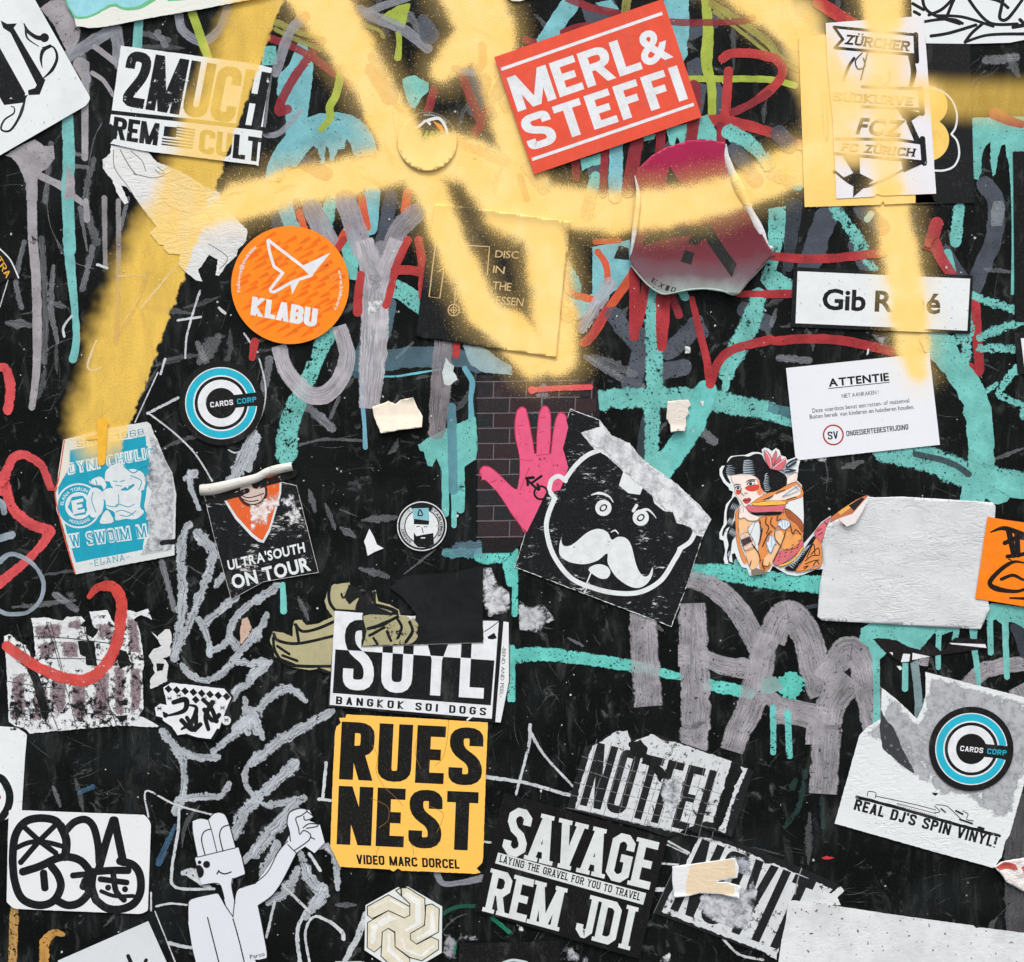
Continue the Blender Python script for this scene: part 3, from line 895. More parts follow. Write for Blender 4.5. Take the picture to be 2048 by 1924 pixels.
many('''
60|B2 800,50 900,260 980,300
30|B2 330,1530 520,1490 800,1500
26|B2 1050,880 1170,770
40|B2 560,1320 620,1180''', smear, 'scuff_mark')
# upper right
many('''
130|A3 440,30 350,150 240,330
180|A3 1225,-20 1235,200 1215,400''', paint((124, 192, 200), pits=.35))
blob('A3 520,60 640,30 760,0 800,80 700,150 560,190', slatep); blob('A3 620,20 740,0 800,70 700,90', paint((124, 192, 200), pits=.4, uv=False))
many('''
56|A3 420,-10 600,60 840,110
60|A3 100,300 160,320
50|A3 380,240 480,205 560,190''', tred)
many('70|A3 860,-10 845,90', olive)
blob('A3 1300,470 1380,430 1420,440 1420,570 1310,560', slatep); blob('A3 1340,620 1460,630 1420,860 1360,760', slatep)
many('''
60 80 90 66 60|A3 1440,-10 1465,200 1455,480 1490,640 1495,860
50|A3 1310,590 1500,590 1913,595 A4 200,640
''', green, label='lime green line of the crossed letter')
many('''
66 60|A3 1490,30 1700,160 1913,320 A4 80,430 230,520
30|A3 1510,90 1700,230 1913,400''', olive)
many('52|A3 1165,165 1400,170 1700,160 1800,130', paint(DRED, alpha=.7))
many('''
66 70 72 70 70|A3 1572,440 1640,400 1800,400 1913,425 A4 50,440 110,510 70,620 -60,730''', red, label='red brushed letter P right of the lime green line')
many('''
68 72|A3 1618,530 1595,850
90 70|A3 1450,910 1560,900 1740,935 1913,985 A4 250,1090''', red)
many('60|A3 1913,700 1780,780 1650,840', tred)
many('''
100 90|A4 380,20 520,110 650,190''', paint((200, 60, 62), alpha=.9))
blob('A3 510,1190 660,1150 660,1230 600,1240 520,1275', tealp)
many('''
105|A3 780,1080 770,1470''', paint((124, 190, 200), pits=.4, edge=.1), label='teal band below the red text sticker')
blob('A3 1150,960 1310,925 1310,1050 1260,1080 1230,1020 1210,1090 1180,1080', tealp); blob('A3 1390,880 1460,860 1530,980 1530,1055 1375,1040', tealp)
blob('A3 980,1020 1075,1000 1065,1040 985,1055', tealp); blob('A3 880,1100 910,1060 890,1150', tealp)
many('''
60|A3 475,1205 478,1330
60|A3 695,1120 678,1450
100|A3 935,1040 900,1250 865,1430
70|A3 1115,970 1105,1140
90|A3 1360,640 1370,780
90|A3 1360,900 1335,1060
66|A3 1560,940 1560,1070''', tred, label='dark red drip between the red text sticker and the curled sticker')
many('120 110 60|A3 1630,990 1800,1090 1890,1220 A4 0,1250', tealw)
blob('A3 1600,1100 1660,1060 1800,1240 1770,1300 1690,1260', slatep)
blob('A4 0,1130 60,1220 40,1260 -30,1280 A3 1880,1180', tealp)
blob('A4 0,1560 135,1540 125,1868 B4 110,0 60,230 110,260 180,300 180,370 0,380 -60,300 0,150', tealpw)
many('''
170|A4 490,1540 400,1700 350,1868 B4 300,200
130|A4 80,1000 160,1080''', slate)
many('120 80|A4 200,1540 160,1868 B4 150,200', dslate)
many('''
100 110 90|A4 500,1560 620,1720 720,1868 B4 680,60 790,220''', teald)
many('130|A4 1620,1380 1700,1500 1700,1700 1660,1868 B4 1640,100 1540,350', slate)
blob('A4 1690,1500 1750,1500 1770,1560 1750,1690 1670,1690 1660,1580', paint((150, 160, 168), pits=.5, uv=False, alpha=.6))
many('50|A4 770,1600 740,1640', paint((170, 200, 180)))
many('80|B4 1330,80 1420,230 1470,290', slate); many('60|B4 1340,100 1370,230', teal)
blob('A4 1520,880 1913,870 1913,1135 1825,1135 1825,1300 1815,1400 1800,1250 1770,1080 1745,1090 1715,1180 1700,1300 1680,1320 1662,1200 1660,1060 1625,1090 1600,1150 1590,1300 1570,1345 1540,1340 1530,1250', tealp, label='teal paint with drips beside the black cloud poster')
many('''
90 60|A4 1690,850 1800,900 1890,930
100 80|A4 1260,1670 1200,1868 B4 1230,0 1290,130 1370,260''', paint((182, 62, 72), alpha=.88), label='faded red brushed stroke')
many('22 16 22|A4 1815,1140 1825,1500 1830,1868 B4 1825,400', teal, 'paint_drip')
# middle right
blob('B3 600,50 760,20 880,0 905,180 860,300 720,420 640,480 560,560 480,600 480,450 600,400', paint((126, 190, 198), pits=.2, uv=False))
blob('B3 760,140 800,40 870,60 880,150', paint((24, 28, 30), uv=False))
many('''
40|B3 620,15 800,5
50 46|B3 640,90 700,180 715,310
54|B3 395,270 440,390 600,445
70 60|B3 900,260 720,520 620,690 530,770''', rust)
many('66|B3 700,530 610,690 560,760', red)
many('''
130 110|B3 720,340 650,460 530,650''', paint((198, 196, 204), streak=.8, edge=.45, alpha=.85))
many('''
130|B3 760,560 850,680 960,800
140|B3 1370,640 1260,760 1170,830
80|B3 1390,600 1430,700 
130|B3 1280,950 1150,980
120 150|B3 950,850 920,1000 890,1080
110|B3 950,700 960,900''', paint((92, 100, 112), alpha=.78, pits=.75, edge=.12), label='chipped slate grey brush mark')
many('70|B3 1020,1290 990,1400 960,1620', paint((60, 74, 84), alpha=.8))
many('''
120 130 130 125 110 100|B3 1040,380 1050,560 1062,800 1062,1060 1050,1300 1040,1700
150 155 160 160 140|B3 640,1200 850,1180 1050,1185 1400,1180 1650,1230 1913,1275
120 150 150 110|B3 1840,420 1780,620 1680,820 1600,1000
60|B3 1620,930 1595,1100''', tealw, label='teal painted band of the big letters')
many('170 180 180|B3 1450,1130 1340,1400 1130,1700', paint((110, 200, 194), pits=.2, edge=.1))
many('140|B3 1130,1650 1060,1790', teal)
blob('B3 940,1650 1100,1600 1200,1650 1160,1780 1060,1740', tealp)
many('''
80 76|B3 915,230 915,500 912,720
60|B3 1000,320 975,500 940,640
104 104 70|B3 1128,420 1125,600 1118,800
46 56 60|B3 1345,440 1400,680 1455,900 1475,1070
66 72|B3 1480,1080 1540,920 1650,820 1913,750 B4 60,755 250,740 500,745 700,780 920,830
76|B4 1230,870 1420,920 1570,985
72|B4 1580,970 1560,700 1550,440
50|B3 1690,402 1913,405
64|B4 -20,405 190,402
66|B4 30,120 250,140 500,135 860,95''', paint((180, 56, 62), alpha=.93, pits=.3, mottle=.18), label='red brushed line across the teal bands')
many('''
190 170 180 170 190|B4 1240,740 1380,930 1540,1180 1590,1500 1600,1700 1720,1868
''', teal, label='teal arch right of the warning label')
many('''
190 200 190|B4 880,1570 1200,1640 1450,1740 1913,1830
''', tealw)
many('''
80 80|B4 1540,420 1700,480 1850,520
90 80|B4 1600,720 1720,670 1870,620
76|B4 1590,810 1860,810
110 90|B4 1490,640 1480,900
80|B4 1220,720 1420,750
80 60|B4 1870,940 1730,1130 1770,1180 1913,1240
50|B4 1630,1130 1700,1080
60|B4 1890,1240 1905,1320''', teald, label='dry brushed teal mark at the right edge')
many('46|B4 1100,1600 1350,1660 1500,1750', dslate)
blob('B4 640,680 800,670 920,700 910,850 830,830 780,760', greyres)
blob('B4 0,1200 60,1230 170,1250 180,1390 60,1370 0,1350', paint((90, 140, 150), pits=.6, uv=False, alpha=.7)); many('60|B3 1880,1300 B4 170,1370', tealw)
# lower left
many('''
70 84 80|B1 -30,960 40,960 80,1100 60,1270
90 80 70 60|B1 10,1868 60,1700 130,1610 220,1620 320,1700 385,1868 C1 385,60
80 90 90|B1 20,1868 C1 40,30 90,200 200,310 370,380
80 70 90|C1 380,390 290,510 170,630 0,770''', pink, label='coral pink brushed curl at the left edge')
many('''
50|C1 -20,150 20,180 30,240
44 34 34 30 40|C1 0,610 60,560 130,560 250,630 325,760 300,900 200,990 60,1000 -20,970
60|C1 -10,440 90,410''', paint((180, 198, 212), streak=.5, edge=.2, alpha=.85), label='pale brushed circle at the left edge')
many('''
70 90 80 80|C1 1410,340 1355,480 1365,800 1350,1050 1305,1320
80 76 70|C1 1600,570 1520,800 1420,1060 1300,1320
100|C1 1490,410 1600,540
70|C1 1760,880 1540,1060
64 54|C1 1490,1050 1545,1150 1570,1300
60 60 70 56|C1 1570,1290 1690,1210 1760,1030 1913,890
90|C1 1730,1200 1750,1230
60 60 70 66|C1 1370,1390 1440,1470 1570,1490 1720,1380 1913,1130
70 50|C1 1780,1360 1913,1370
84 80|C1 1700,1650 1913,1450
60|C1 1620,780 1660,720
70 80 60 60 90|D1 1220,150 1340,310 1380,450 1365,620 1320,730
56 80|D1 1380,290 1480,340 1610,335
60 90|D1 1600,290 1720,190 1860,70
90|D1 1860,0 1913,130
60 70 50|D1 1330,660 1500,630 1640,630 1710,540
110|D1 1913,650 1820,760 1760,900
60|D1 1913,1000 1830,1110
50 50|D1 1900,640 1835,520 1850,400 1913,330
50 80|C1 1830,1640 1850,1868
100|C1 1913,1740 1780,1850''', chalk, label='chalky white brush stroke in the lower left scribble')
blob('C1 1810,1040 1850,1020 1880,1100 1860,1160 1800,1230 1795,1130', paint((205, 178, 160), uv=False, pits=.3))
many('''
18|D1 1110,780 1095,590 1310,690 1600,770
26 30 22|D1 1340,700 1330,900 1285,1180 1320,1310 1600,1320
20|D1 1170,1450 1280,1430 1400,1440
12|D1 1160,1490 1260,1740 1310,1868
36 30|D1 1270,1725 1370,1750 1460,1760
18|D1 1130,1350 1130,1480
60 50|D1 1380,1200 1450,1190 1480,1230 1560,1310
30|D1 1400,1210 1540,1310''', thin, 'scratch_line')
many('40 70|D1 1310,850 1190,1120', bluesm); many('50|D1 600,600 690,560', bluesm)
many('80 70|D1 110,1480 95,1868', paint((205, 165, 100), edge=.3, pits=.9, streak=.5)); many('40 90 80|D1 470,1660 400,1650 340,1720 330,1868', ochre, label='curved ochre mark near the lower left corner')
many('''
80 70|C2 0,900 160,800
50 90|C2 80,1010 50,1080 0,1170
70|C2 0,1360 90,1360
90|C2 0,1440 60,1400
50 90 80 50|C2 0,1740 130,1600 250,1560 365,1645
90 100 70|D2 -20,370 220,190 560,0
80 110|D2 0,650 280,400
40|D2 0,660 110,710
60 70|D2 110,690 240,670 350,650
90 130 110|D2 290,690 180,820 0,1040
50 120 80|D2 330,1050 400,1240 500,1350 470,1430
60 70 50|D2 430,1000 540,1010 600,1130 610,1310
60 110 60|D2 100,1420 230,1330 310,1180
110 70|D2 500,1340 380,1520
90|D2 150,1000 60,1200
50|D2 0,30 50,190''', chalk, label='chalky white brush stroke left of the yellow sticker')
many('''
26|D2 190,1280 400,1490
32 36 40|D2 370,1490 310,1640 330,1868
24 24 40|D2 400,1868 370,1650 430,1530 540,1560 640,1640 655,1690
30|D2 525,380 500,640
26|D2 470,650 560,660
70 50|D2 820,1520 760,1680 660,1868
20|D2 600,1868 800,1868
30|D2 400,1060 480,1180
26|D2 140,1420 80,1680''', thin)
many('50 40 60|D2 1350,1200 1400,1280 1550,1270 1690,1240', pale)
many('30|D2 1390,1510 1500,1455 1640,1450', paint((34, 92, 74), alpha=.8)); many('40|D2 1770,1540 1890,1640', paint((30, 120, 90), edge=.4)); many('30|D2 1490,1720 1480,1800', paint((30, 120, 90), edge=.4))
blob('D2 1390,1640 1560,1640 1700,1680 1913,1680 1913,1710 1530,1725 1520,1868 1420,1868 1330,1800 1380,1760', greyres)
# lower right: the big grey letters
many('''
130 120 80|C2 1690,565 1850,570 1890,620 1905,760
130 110 100 100 60|C3 -60,1330 200,1300 500,1330 900,1390 1250,1470
100|C3 1470,1530 1770,1590
50|C3 25,530 20,1000
40|C3 5,1250 8,1640
110 150 150 140|C3 1350,680 1600,690 1913,745 C4 390,780
''', paint((104, 204, 194), pits=.7, edge=.28), label='teal painted band in the lower half')
many('90|C2 1430,545 1680,545', paint((120, 190, 200), edge=.5, streak=.6, alpha=.7)); many('120|C2 1520,510 1680,500', paint((120, 160, 180), edge=.5, streak=.6, alpha=.6))
many('36|C2 1885,1240 1895,1640', tealw); many('40 46 50|C2 200,780 205,880 208,980', paint(TEAL), 'paint_drip', 'short teal drip right of the peeling black poster')
many('''
180 190 200 200 195 190|C3 1345,920 1355,1200 1370,1500 1372,1868 D3 1365,120 1350,290
120 150 150 140|C3 1320,740 1500,800 1700,990 1880,1330
110 130 150|C3 1400,1310 1600,1390 1913,1420
150|C3 1240,1310 1330,1310
180 190 190|C3 980,990 990,1300 1020,1690
150 190 180 160|C3 1913,1150 C4 0,1150 -60,1400 C3 1780,1700 1690,1868 D3 1640,290''', greyw, label='broad grey brushed letter stroke on the lower right')
many('''
190 200 210|C4 20,1200 90,1040 180,1010 290,1170 350,1400 420,1600
170 180 170|C4 420,1500 560,1290 650,1280 720,1450 800,1868
200 190|C4 620,1480 480,1660 430,1868 D4 440,100 410,610
90 130 130|C4 -30,1600 150,1700 430,1760
120|D4 20,20 320,60 340,240
90|C4 1130,1330 1200,1340
120 100|C4 1480,1560 1600,1430 1750,1390 1913,1370
130|C4 1860,1540 1913,1640''', greyw, label='broad grey brushed letter stroke near the teal splash')
many('160 150|D4 1880,680 1840,1100 1850,1640', paint((120, 120, 126), streak=.5, edge=.1, alpha=.55, pits=.4))
many('''
70|C4 1850,1100 1913,1300
90|C4 1850,1100 1950,1250
30|C4 290,950 420,930''', dslate)
splash = [(0, 0)]
pp = []
for i in range(44):
    a = 2*math.pi*i/44; r = 24+(10 if i % 3 == 0 else 0)*rnd.random()+rnd.uniform(-3, 3)
    pp.append((1582+math.cos(a)*r*(1.15 if math.cos(a) < 0 else 1), 1370+math.sin(a)*r*1.05))
blob(pp, paint((96, 200, 186), pits=.55, uv=False), label='teal paint splash on the grey letter', rough=2)
blob('C4 -40,1480 60,1470 120,1560 0,1600 -60,1590', paint((150, 186, 184), uv=False, alpha=.8))
many('''
50 46|C4 35,1700 38,1868 D4 38,300
54 52|C4 145,1740 150,1868 D4 160,325''', paint((106, 204, 196), pits=.75, edge=.2), 'paint_drip', 'broken teal drip below the grey letters')
blob('C4 1460,-20 1913,-20 1913,140 1800,130 1760,90 1700,70 1640,95 1610,170 1520,165 1430,155', tealp)
blob('C4 690,1110 760,1070 1350,1080 1400,1120 1290,1160 1240,1140 1130,1275 1060,1265 960,1195 800,1190 890,1290 830,1340 775,1310 740,1240 680,1200', tealp, label='teal patch under the blank white sheet')
blob('C4 1590,1000 1660,920 1913,950 1913,1110 1850,1070 1800,1060 1770,1100 1700,1040 1670,1060 1620,1040', tealp)
many('''
56 50 50|C4 805,1300 810,1600 815,1868
44 46|C4 1025,1350 1022,1560
44 40 40|C4 1275,1140 1270,1280 1270,1400
70 46 40|C4 1400,1090 1405,1140 1390,1190
60 46 44 30|C4 1530,1090 1540,1250 1560,1400 1575,1530
46 44|C4 1655,1010 1662,1290
50 46 44|C4 1770,1040 1775,1250 1783,1470
50|D4 805,0 812,220''', paint((118, 196, 190), pits=.45), 'paint_drip', 'teal drip below the blank white sheet')
many('60|C4 1090,1340 1120,1600 1122,1770', paint((134, 160, 164), alpha=.9, pits=.3), 'paint_drip')
# thin white outline scribble by the black text sticker
many('''
34 26 26|D3 135,100 125,250 30,610
30 24 22|D3 145,160 240,320 460,560
40 30 30|D2 1713,485 1913,510 D3 150,540 440,625
20|D2 1690,965 1760,975
20|D3 1170,965 1320,1050
14|D3 1160,990 1310,1060
20|D3 1110,1130 1250,1140
44|D3 1080,1325 1130,1325
24|D3 1580,1700 1700,1810 1870,1850''', thin, 'scratch_line', 'thin white drawn line near the black text sticker')
blob('D4 400,1085 440,1075 500,1085 460,1100 410,1100', paint((200, 60, 64), uv=False, spray=False)); blob('D4 1030,1365 1100,1380 1130,1425 1060,1390', whitethin)
many('''
50|D4 280,450 230,700 130,850
60|D4 200,520 180,560
40|D4 400,650 410,860''', paint((50, 84, 78), alpha=.45, edge=.6, pits=.8), 'scuff_mark')
# loose scuffs and rubbed marks over the black
for px, ln, wd in (('C2 400,80 440,230', 0, 70), ('C2 520,180 590,360', 0, 60), ('C2 800,300 1040,280', 0, 90), ('C2 1110,700 1340,520', 0, 26), ('C2 640,360 730,420', 0, 90), ('C2 780,660 980,720', 0, 90), ('C3 420,1180 530,1240', 0, 40), ('C3 1060,1080 1120,1120', 0, 60), ('B3 600,880 900,1000', 0, 160), ('B4 60,520 20,640', 0, 60), ('B4 1620,220 1800,240', 0, 60), ('B4 560,1700 700,1660', 0, 80), ('D1 400,560 450,700', 0, 60), ('B1 60,620 220,640', 0, 110), ('B1 390,470 480,500', 0, 80), ('C1 100,950 560,900', 0, 60), ('D2 600,1440 740,1440', 0, 60), ('C1 1220,600 1300,980', 0, 50), ('B1 1500,900 1620,740', 0, 200), ('B4 1650,1650 1900,1560', 0, 50), ('C2 950,1000 1240,1100', 0, 60), ('C2 320,880 390,1040', 0, 60), ('A4 1800,430 1860,560', 0, 120)):
    stroke(px, [wd*.4, wd, wd*.5], smear, 'scuff_mark')
blob('C3 60,900 130,950 220,920 280,980 320,1040 230,1090 240,1110 210,1140 60,1120 40,980', residue((190, 196, 200), .7, .07), 'torn_paper_patch')
blob('C2 1700,650 1760,660 1800,760 1890,840 1900,960 1850,1010 1740,1020 1690,900', residue((205, 210, 214), .7, .06), 'torn_paper_patch')
blob('B4 210,1560 450,1620 450,1670 380,1680 350,1640 270,1670 230,1640', residue((190, 190, 190), .5, .06), 'torn_paper_patch')
blob('B2 560,880 610,870 600,1010 550,1060 500,960 510,900', residue((190, 200, 200), -.15, .16), 'torn_paper_patch')
blob('B2 560,1690 620,1680 670,1730 640,1760 580,1720', residue((220, 226, 226), .2, .2), 'torn_paper_patch')
blob('B3 1290,790 1330,800 1340,850 1290,850', residue((220, 226, 226), .9, .06), 'torn_paper_patch')
blob('D3 30,1580 80,1600 90,1640 50,1640', whiteres, 'torn_paper_patch')
blob('D3 370,1700 460,1740 600,1868 360,1868', residue((170, 174, 180), .4, .06), 'torn_paper_patch')
blob('D3 1100,1840 1180,1790 1200,1868 1100,1868', whiteres, 'torn_paper_patch')
for (nm, _), g in LOOSE.items():
    o = mesh_obj(nm, g[1], flip(g[2], g[1]), g[0], WALL, uvs=g[3]); o['kind'] = 'stuff'
# paint specks and chips, too small and many to count
V = []; F = []
for i in range(520):
    cx = rnd.uniform(0, 2048); cy = rnd.uniform(0, 1924); r = rnd.choice((1, 1, 1.3, 1.6, 2.4))*rnd.uniform(.6, 1.2); n = 6; b = len(V)
    for k in range(n):
        a = 2*math.pi*k/n; rr = r*rnd.uniform(.6, 1.3); V.append(W3((cx+math.cos(a)*rr, cy+math.sin(a)*rr*rnd.uniform(.7, 1.4)), .00049))
    F.append(tuple(range(b, b+n)))
o = mesh_obj('paint_speck', V, flip(F, V), paint((205, 210, 210), uv=False, mottle=.3), WALL); o['kind'] = 'stuff'

# hairline scratches rubbed into the black
V = []; F = []
for i in range(900):
    if i % 14 == 0: gx = rnd.uniform(0, 2048); gy = rnd.uniform(0, 1924); ga = rnd.uniform(0, math.pi); gs = rnd.uniform(20, 130)
    cx = gx+rnd.gauss(0, gs); cy = gy+rnd.gauss(0, gs); a = ga+rnd.gauss(0, .25); L = rnd.uniform(8, 70); wd = rnd.uniform(.25, .7); cv = rnd.uniform(-.3, .3); b = len(V); K = 6
    for k in range(K+1):
        t = k/K-.5; px = cx+math.cos(a+cv*t)*L*t; py = cy+math.sin(a+cv*t)*L*t; ww = wd*(1-abs(2*t)**2*.8)
        V.append(W3((px-math.sin(a)*ww, py+math.cos(a)*ww), .000015+i*1e-8)); V.append(W3((px+math.sin(a)*ww, py-math.cos(a)*ww), .000015+i*1e-8))
    F += [(b+2*k, b+2*k+1, b+2*k+3, b+2*k+2) for k in range(K)]
o = mesh_obj('scratches', V, flip(F, V), paint((120, 126, 126), alpha=.4, uv=False, grain=.4), WALL); o['kind'] = 'stuff'

# faint rubbed marks and half-gone washes between the letters
V = []; F = []; U = []
r_ = random.Random(21)
for i in range(150):
    cx = r_.uniform(0, 2048); cy = r_.uniform(0, 1924) if i % 2 else r_.uniform(0, 900); a = r_.choice((1.5, 1.4, .3, 2.2, -.4))+r_.gauss(0, .25); L = r_.uniform(20, 120); wd = r_.uniform(3, 22); c2_ = r_.uniform(-.5, .5)
    pts = [(cx+math.cos(a+c2_*(t-.5))*L*(t-.5), cy+math.sin(a+c2_*(t-.5))*L*(t-.5)) for t in (0, .33, .66, 1)]
    v, f, u = ribbon_geo(pts, [wd*.3, wd, wd, wd*.2], .000026+i*1.5e-8, None, 'round', .4, i); b = len(V)
    V += v; F += [tuple(b+q for q in g) for g in f]; U += u
o = mesh_obj('rubbed_marks', V, flip(F, V), paint((170, 176, 180), streak=.9, edge=.8, alpha=.32, grain=.5), WALL, uvs=U); o['kind'] = 'stuff'
# ================================================================ stickers, sheets and scraps stuck on the wall
BLK = (20, 23, 25); WHT = (222, 230, 232)
K = ink(BLK); KW = ink(BLK, wear=.25); Wp = paper(WHT); Wi = ink(WHT); WiW = ink(WHT, wear=.2); KN = ink(BLK, spray=False); WN = ink((226, 232, 236), spray=False)
def hull(s): return P(s)
def multi(parent, segs, width, mat, name, kind=None, label=None):
    """many short tapering dashes printed together: one part"""
    H[parent.name] = H.get(parent.name, 0)+6e-6; h = parent['_h']+H[parent.name]; V = []; F = []
    for i, (a, b, c, e) in enumerate(segs):
        l = math.hypot(c-a, e-b) or 1; nx, ny = -(e-b)/l, (c-a)/l
        w0, w1 = (width if isinstance(width, tuple) else (width, width)); q = len(V); hh = h+i*1e-8
        for p, w_ in (((a, b), w0), ((a+(c-a)*.5, b+(e-b)*.5), (w0*.7+w1*.3)), ((c, e), w1)):
            V.append(W3((p[0]+nx*w_/2, p[1]+ny*w_/2), hh)); V.append(W3((p[0]-nx*w_/2, p[1]-ny*w_/2), hh))
        F += [(q, q+1, q+3, q+2), (q+2, q+3, q+5, q+4)]
    o = mesh_obj(name, V, flip(F, V), mat, parent)
    if kind: o['kind'] = kind
    if label: o['label'] = label
    return o
def lines(parent, s, mat, name='drawn_line', **k):
    for ln in s.strip().splitlines():
        ws, path = ln.split('|'); ws = [float(v) for v in ws.split()]
        line(parent, path, ws if len(ws) > 1 else ws[0], mat, name, **k)

# ---- top left: calligraphy sheet
s = sticker('calligraphy_sticker', 'A1 -80,-60 232,-60 265,0 683,740 650,792 0,1168 -80,1210', Wp, 'white sticker with black blackletter calligraphy in the upper left corner', level=3, corner=[0, 0, 0, 7, 6, 0, 0])
shape(s, 'A1 10,158 60,184 134,180 108,214 332,592 346,600 302,712 214,716 180,772 38,790 60,745 100,742 220,712 214,680 268,662 280,640 84,250 30,215', K, 'blackletter_stroke')
shape(s, 'A1 -60,250 0,352 194,700 190,746 100,744 60,700 -60,500', K, 'blackletter_stroke')
shape(s, 'A1 -60,560 0,560 100,720 60,760 38,790 20,760 -60,620', K, 'blackletter_stroke')
lines(s, '''
8 26 30 40|A1 185,182 215,240 280,285 330,288
20 12 6|A1 200,215 210,290 295,352
8 26 22 14 6|A1 330,590 400,520 432,430 400,355 320,360
26 30 20 4|A1 380,350 330,380 312,440 322,512
10 26 20 18 14 14 12 8|A1 195,745 150,880 80,980 15,970 40,900 110,850 110,805 90,800''', K, 'flourish')
shape(s, disc(*P('A1 338,287')[0], 9), K, 'flourish')
# ---- child's drawing along the top edge
s = sticker('painted_paper_sheet', 'A1 535,-60 548,80 576,202 690,216 800,206 1100,146 1500,76 1913,-2 2100,-60', paper((224, 229, 222), .1, .12), 'white paper with cyan and green watercolour clouds along the top edge', 'painting', level=4, rough=.8)
shape(s, 'A1 542,-60 556,130 650,146 740,112 850,58 950,86 1080,62 1190,-60', ink((110, 190, 140), .15), 'watercolour_outline', rough=1, smooth=True)
shape(s, 'A1 548,-60 560,112 650,128 740,92 850,34 950,64 1060,40 1150,-60', ink((150, 214, 226), .1), 'watercolour_cloud', rough=1, smooth=True)
shape(s, 'A1 1220,-60 1260,16 1400,8 1500,-60', ink((90, 190, 130)), 'watercolour_cloud')
# ---- 2MUCH
tp = sticker('torn_paper', 'A1 830,1085 960,1100 1110,1140 1172,1212 1290,1255 1420,1320 1530,1392 1640,1440 1690,1560 1850,1720 1842,1800 1775,1868 B1 1785,40 1770,120 1700,180 1640,270 1612,262 1630,150 1560,110 1510,190 1480,225 1512,312 1462,300 1335,195 1345,110 1260,100 1222,60 1228,40 A1 1190,1828 1120,1742 1170,1692 950,1400 905,1385 962,1512 930,1526 880,1450 842,1350 772,1262 766,1196 822,1150', paper((218, 222, 222), .35, .35), 'torn white paper patch half sprayed yellow, hanging below the worn flag sticker', 'paper scrap', level=0, rough=1.6)
lines(tp, '''
5|A1 850,1120 860,1260 960,1400 1060,1560 1170,1690
6|A1 900,1120 960,1230 1020,1310
5|A1 980,1130 1060,1200 1090,1280
5|A1 1000,1300 1150,1330 1250,1300 1330,1260
5|A1 1220,1500 1300,1560 1480,1610
5|A1 1180,1250 1230,1290 1200,1300 1160,1270
5|B1 1560,30 1700,130 1640,220''', ink((70, 66, 56), .3), 'crease')
s = sticker('flag_sticker', 'A1 908,345 1913,480 A2 122,512 70,800 20,1245 A1 1913,1235 1075,1130 828,1076 880,1010 872,962 822,930 835,850', Wp, 'worn white sticker with bold black lettering and a small striped flag, partly sprayed yellow', level=2, rough=.5)
words(s, '2MUCH', 'N 237,211 522,257 258,101', KW, wx=.38, wy=.18, gap=.09)
line(s, 'A1 832,842 1913,960 A2 60,985', 30, KW, 'rule', wob=.02, cap='flat')
words(s, 'REM', 'A1 838,1040 1178,1092 858,874', KW, wx=.36, wy=.19, gap=.08)
words(s, 'CULT', 'A1 1485,1145 A2 40,1215 A1 1500,966', KW, wx=.36, wy=.19, gap=.1)
st = []
for i in range(7):
    t = i/6; a = P(f'A1 {1325-15*t if i<4 else 1225-15*t},{955+125*t} {1462-20*t},{975+135*t}')
    st.append((a[0][0], a[0][1], a[1][0], a[1][1]))
multi(s, st, 3.0, KW, 'flag_stripes'); shape(s, 'A1 1232,946 1326,955 1316,1030 1224,1020', KW, 'flag_canton')
blob('A1 825,925 875,958 884,1008 830,1070', ink((26, 29, 30), spray=False), 'tear', s, rough=1)
# ---- red text sticker
s = sticker('red_sticker', 'A2 1780,435 A3 1125,0 1415,880 165,1308', ink((228, 86, 62), spray=False, rough=.55), 'large tilted red sticker with two lines of white capitals between white rules', level=5)
words(s, 'MERL', 'A3 44,843 975,522 -40,590', WN, wx=.30, wy=.2, gap=.12, rad=1.3)
words(s, '&', 'A3 985,512 1206,437 905,270', WN, 'sans', bold=.028)
words(s, 'STEFFI', 'A3 134,1137 1312,745 50,888', WN, wx=.31, wy=.2, gap=.16, rad=1.5)
line(s, 'A2 1832,526 A3 1120,108', 24, WN, 'rule', cap='flat', wob=0); line(s, 'A3 150,1198 1355,786', 24, WN, 'rule', cap='flat', wob=0)
# ---- round clear sticker buried in yellow
s = sticker('round_sticker', disc(854.6, 283.5, 59.5), K, 'round black sticker with a white and orange splash, mostly buried under yellow spray', level=2, warp=lambda x, y: 1.6*max(0, (y-310)/30), grid=8)
lines(s, '''
20|A2 1160,968 1220,945 1270,905 1300,930
24 22 20 24|A2 1290,900 1370,890 1420,960 1432,1040
20|A2 1432,1040 1390,1015 1380,1060 1430,1050''', Wi, 'splash_outline')
shape(s, 'A2 1320,905 1390,940 1415,1010 1370,970', ink((240, 150, 50)), 'splash_fill')
words(s, 'DARK', 'A2 1185,1055 1372,1064 1208,975', ink((120, 180, 60)), 'sans', bold=.03)
ring(s, 854.6, 283.5, 57.5, 59, ink((120, 120, 110)), 'rim')
words(s, 'CREATIVE NETWORK', 'N 0,0 1,0 0,1', Wi, 'sans', arc=(854.6, 283.5, 51, 55, -8, 48))
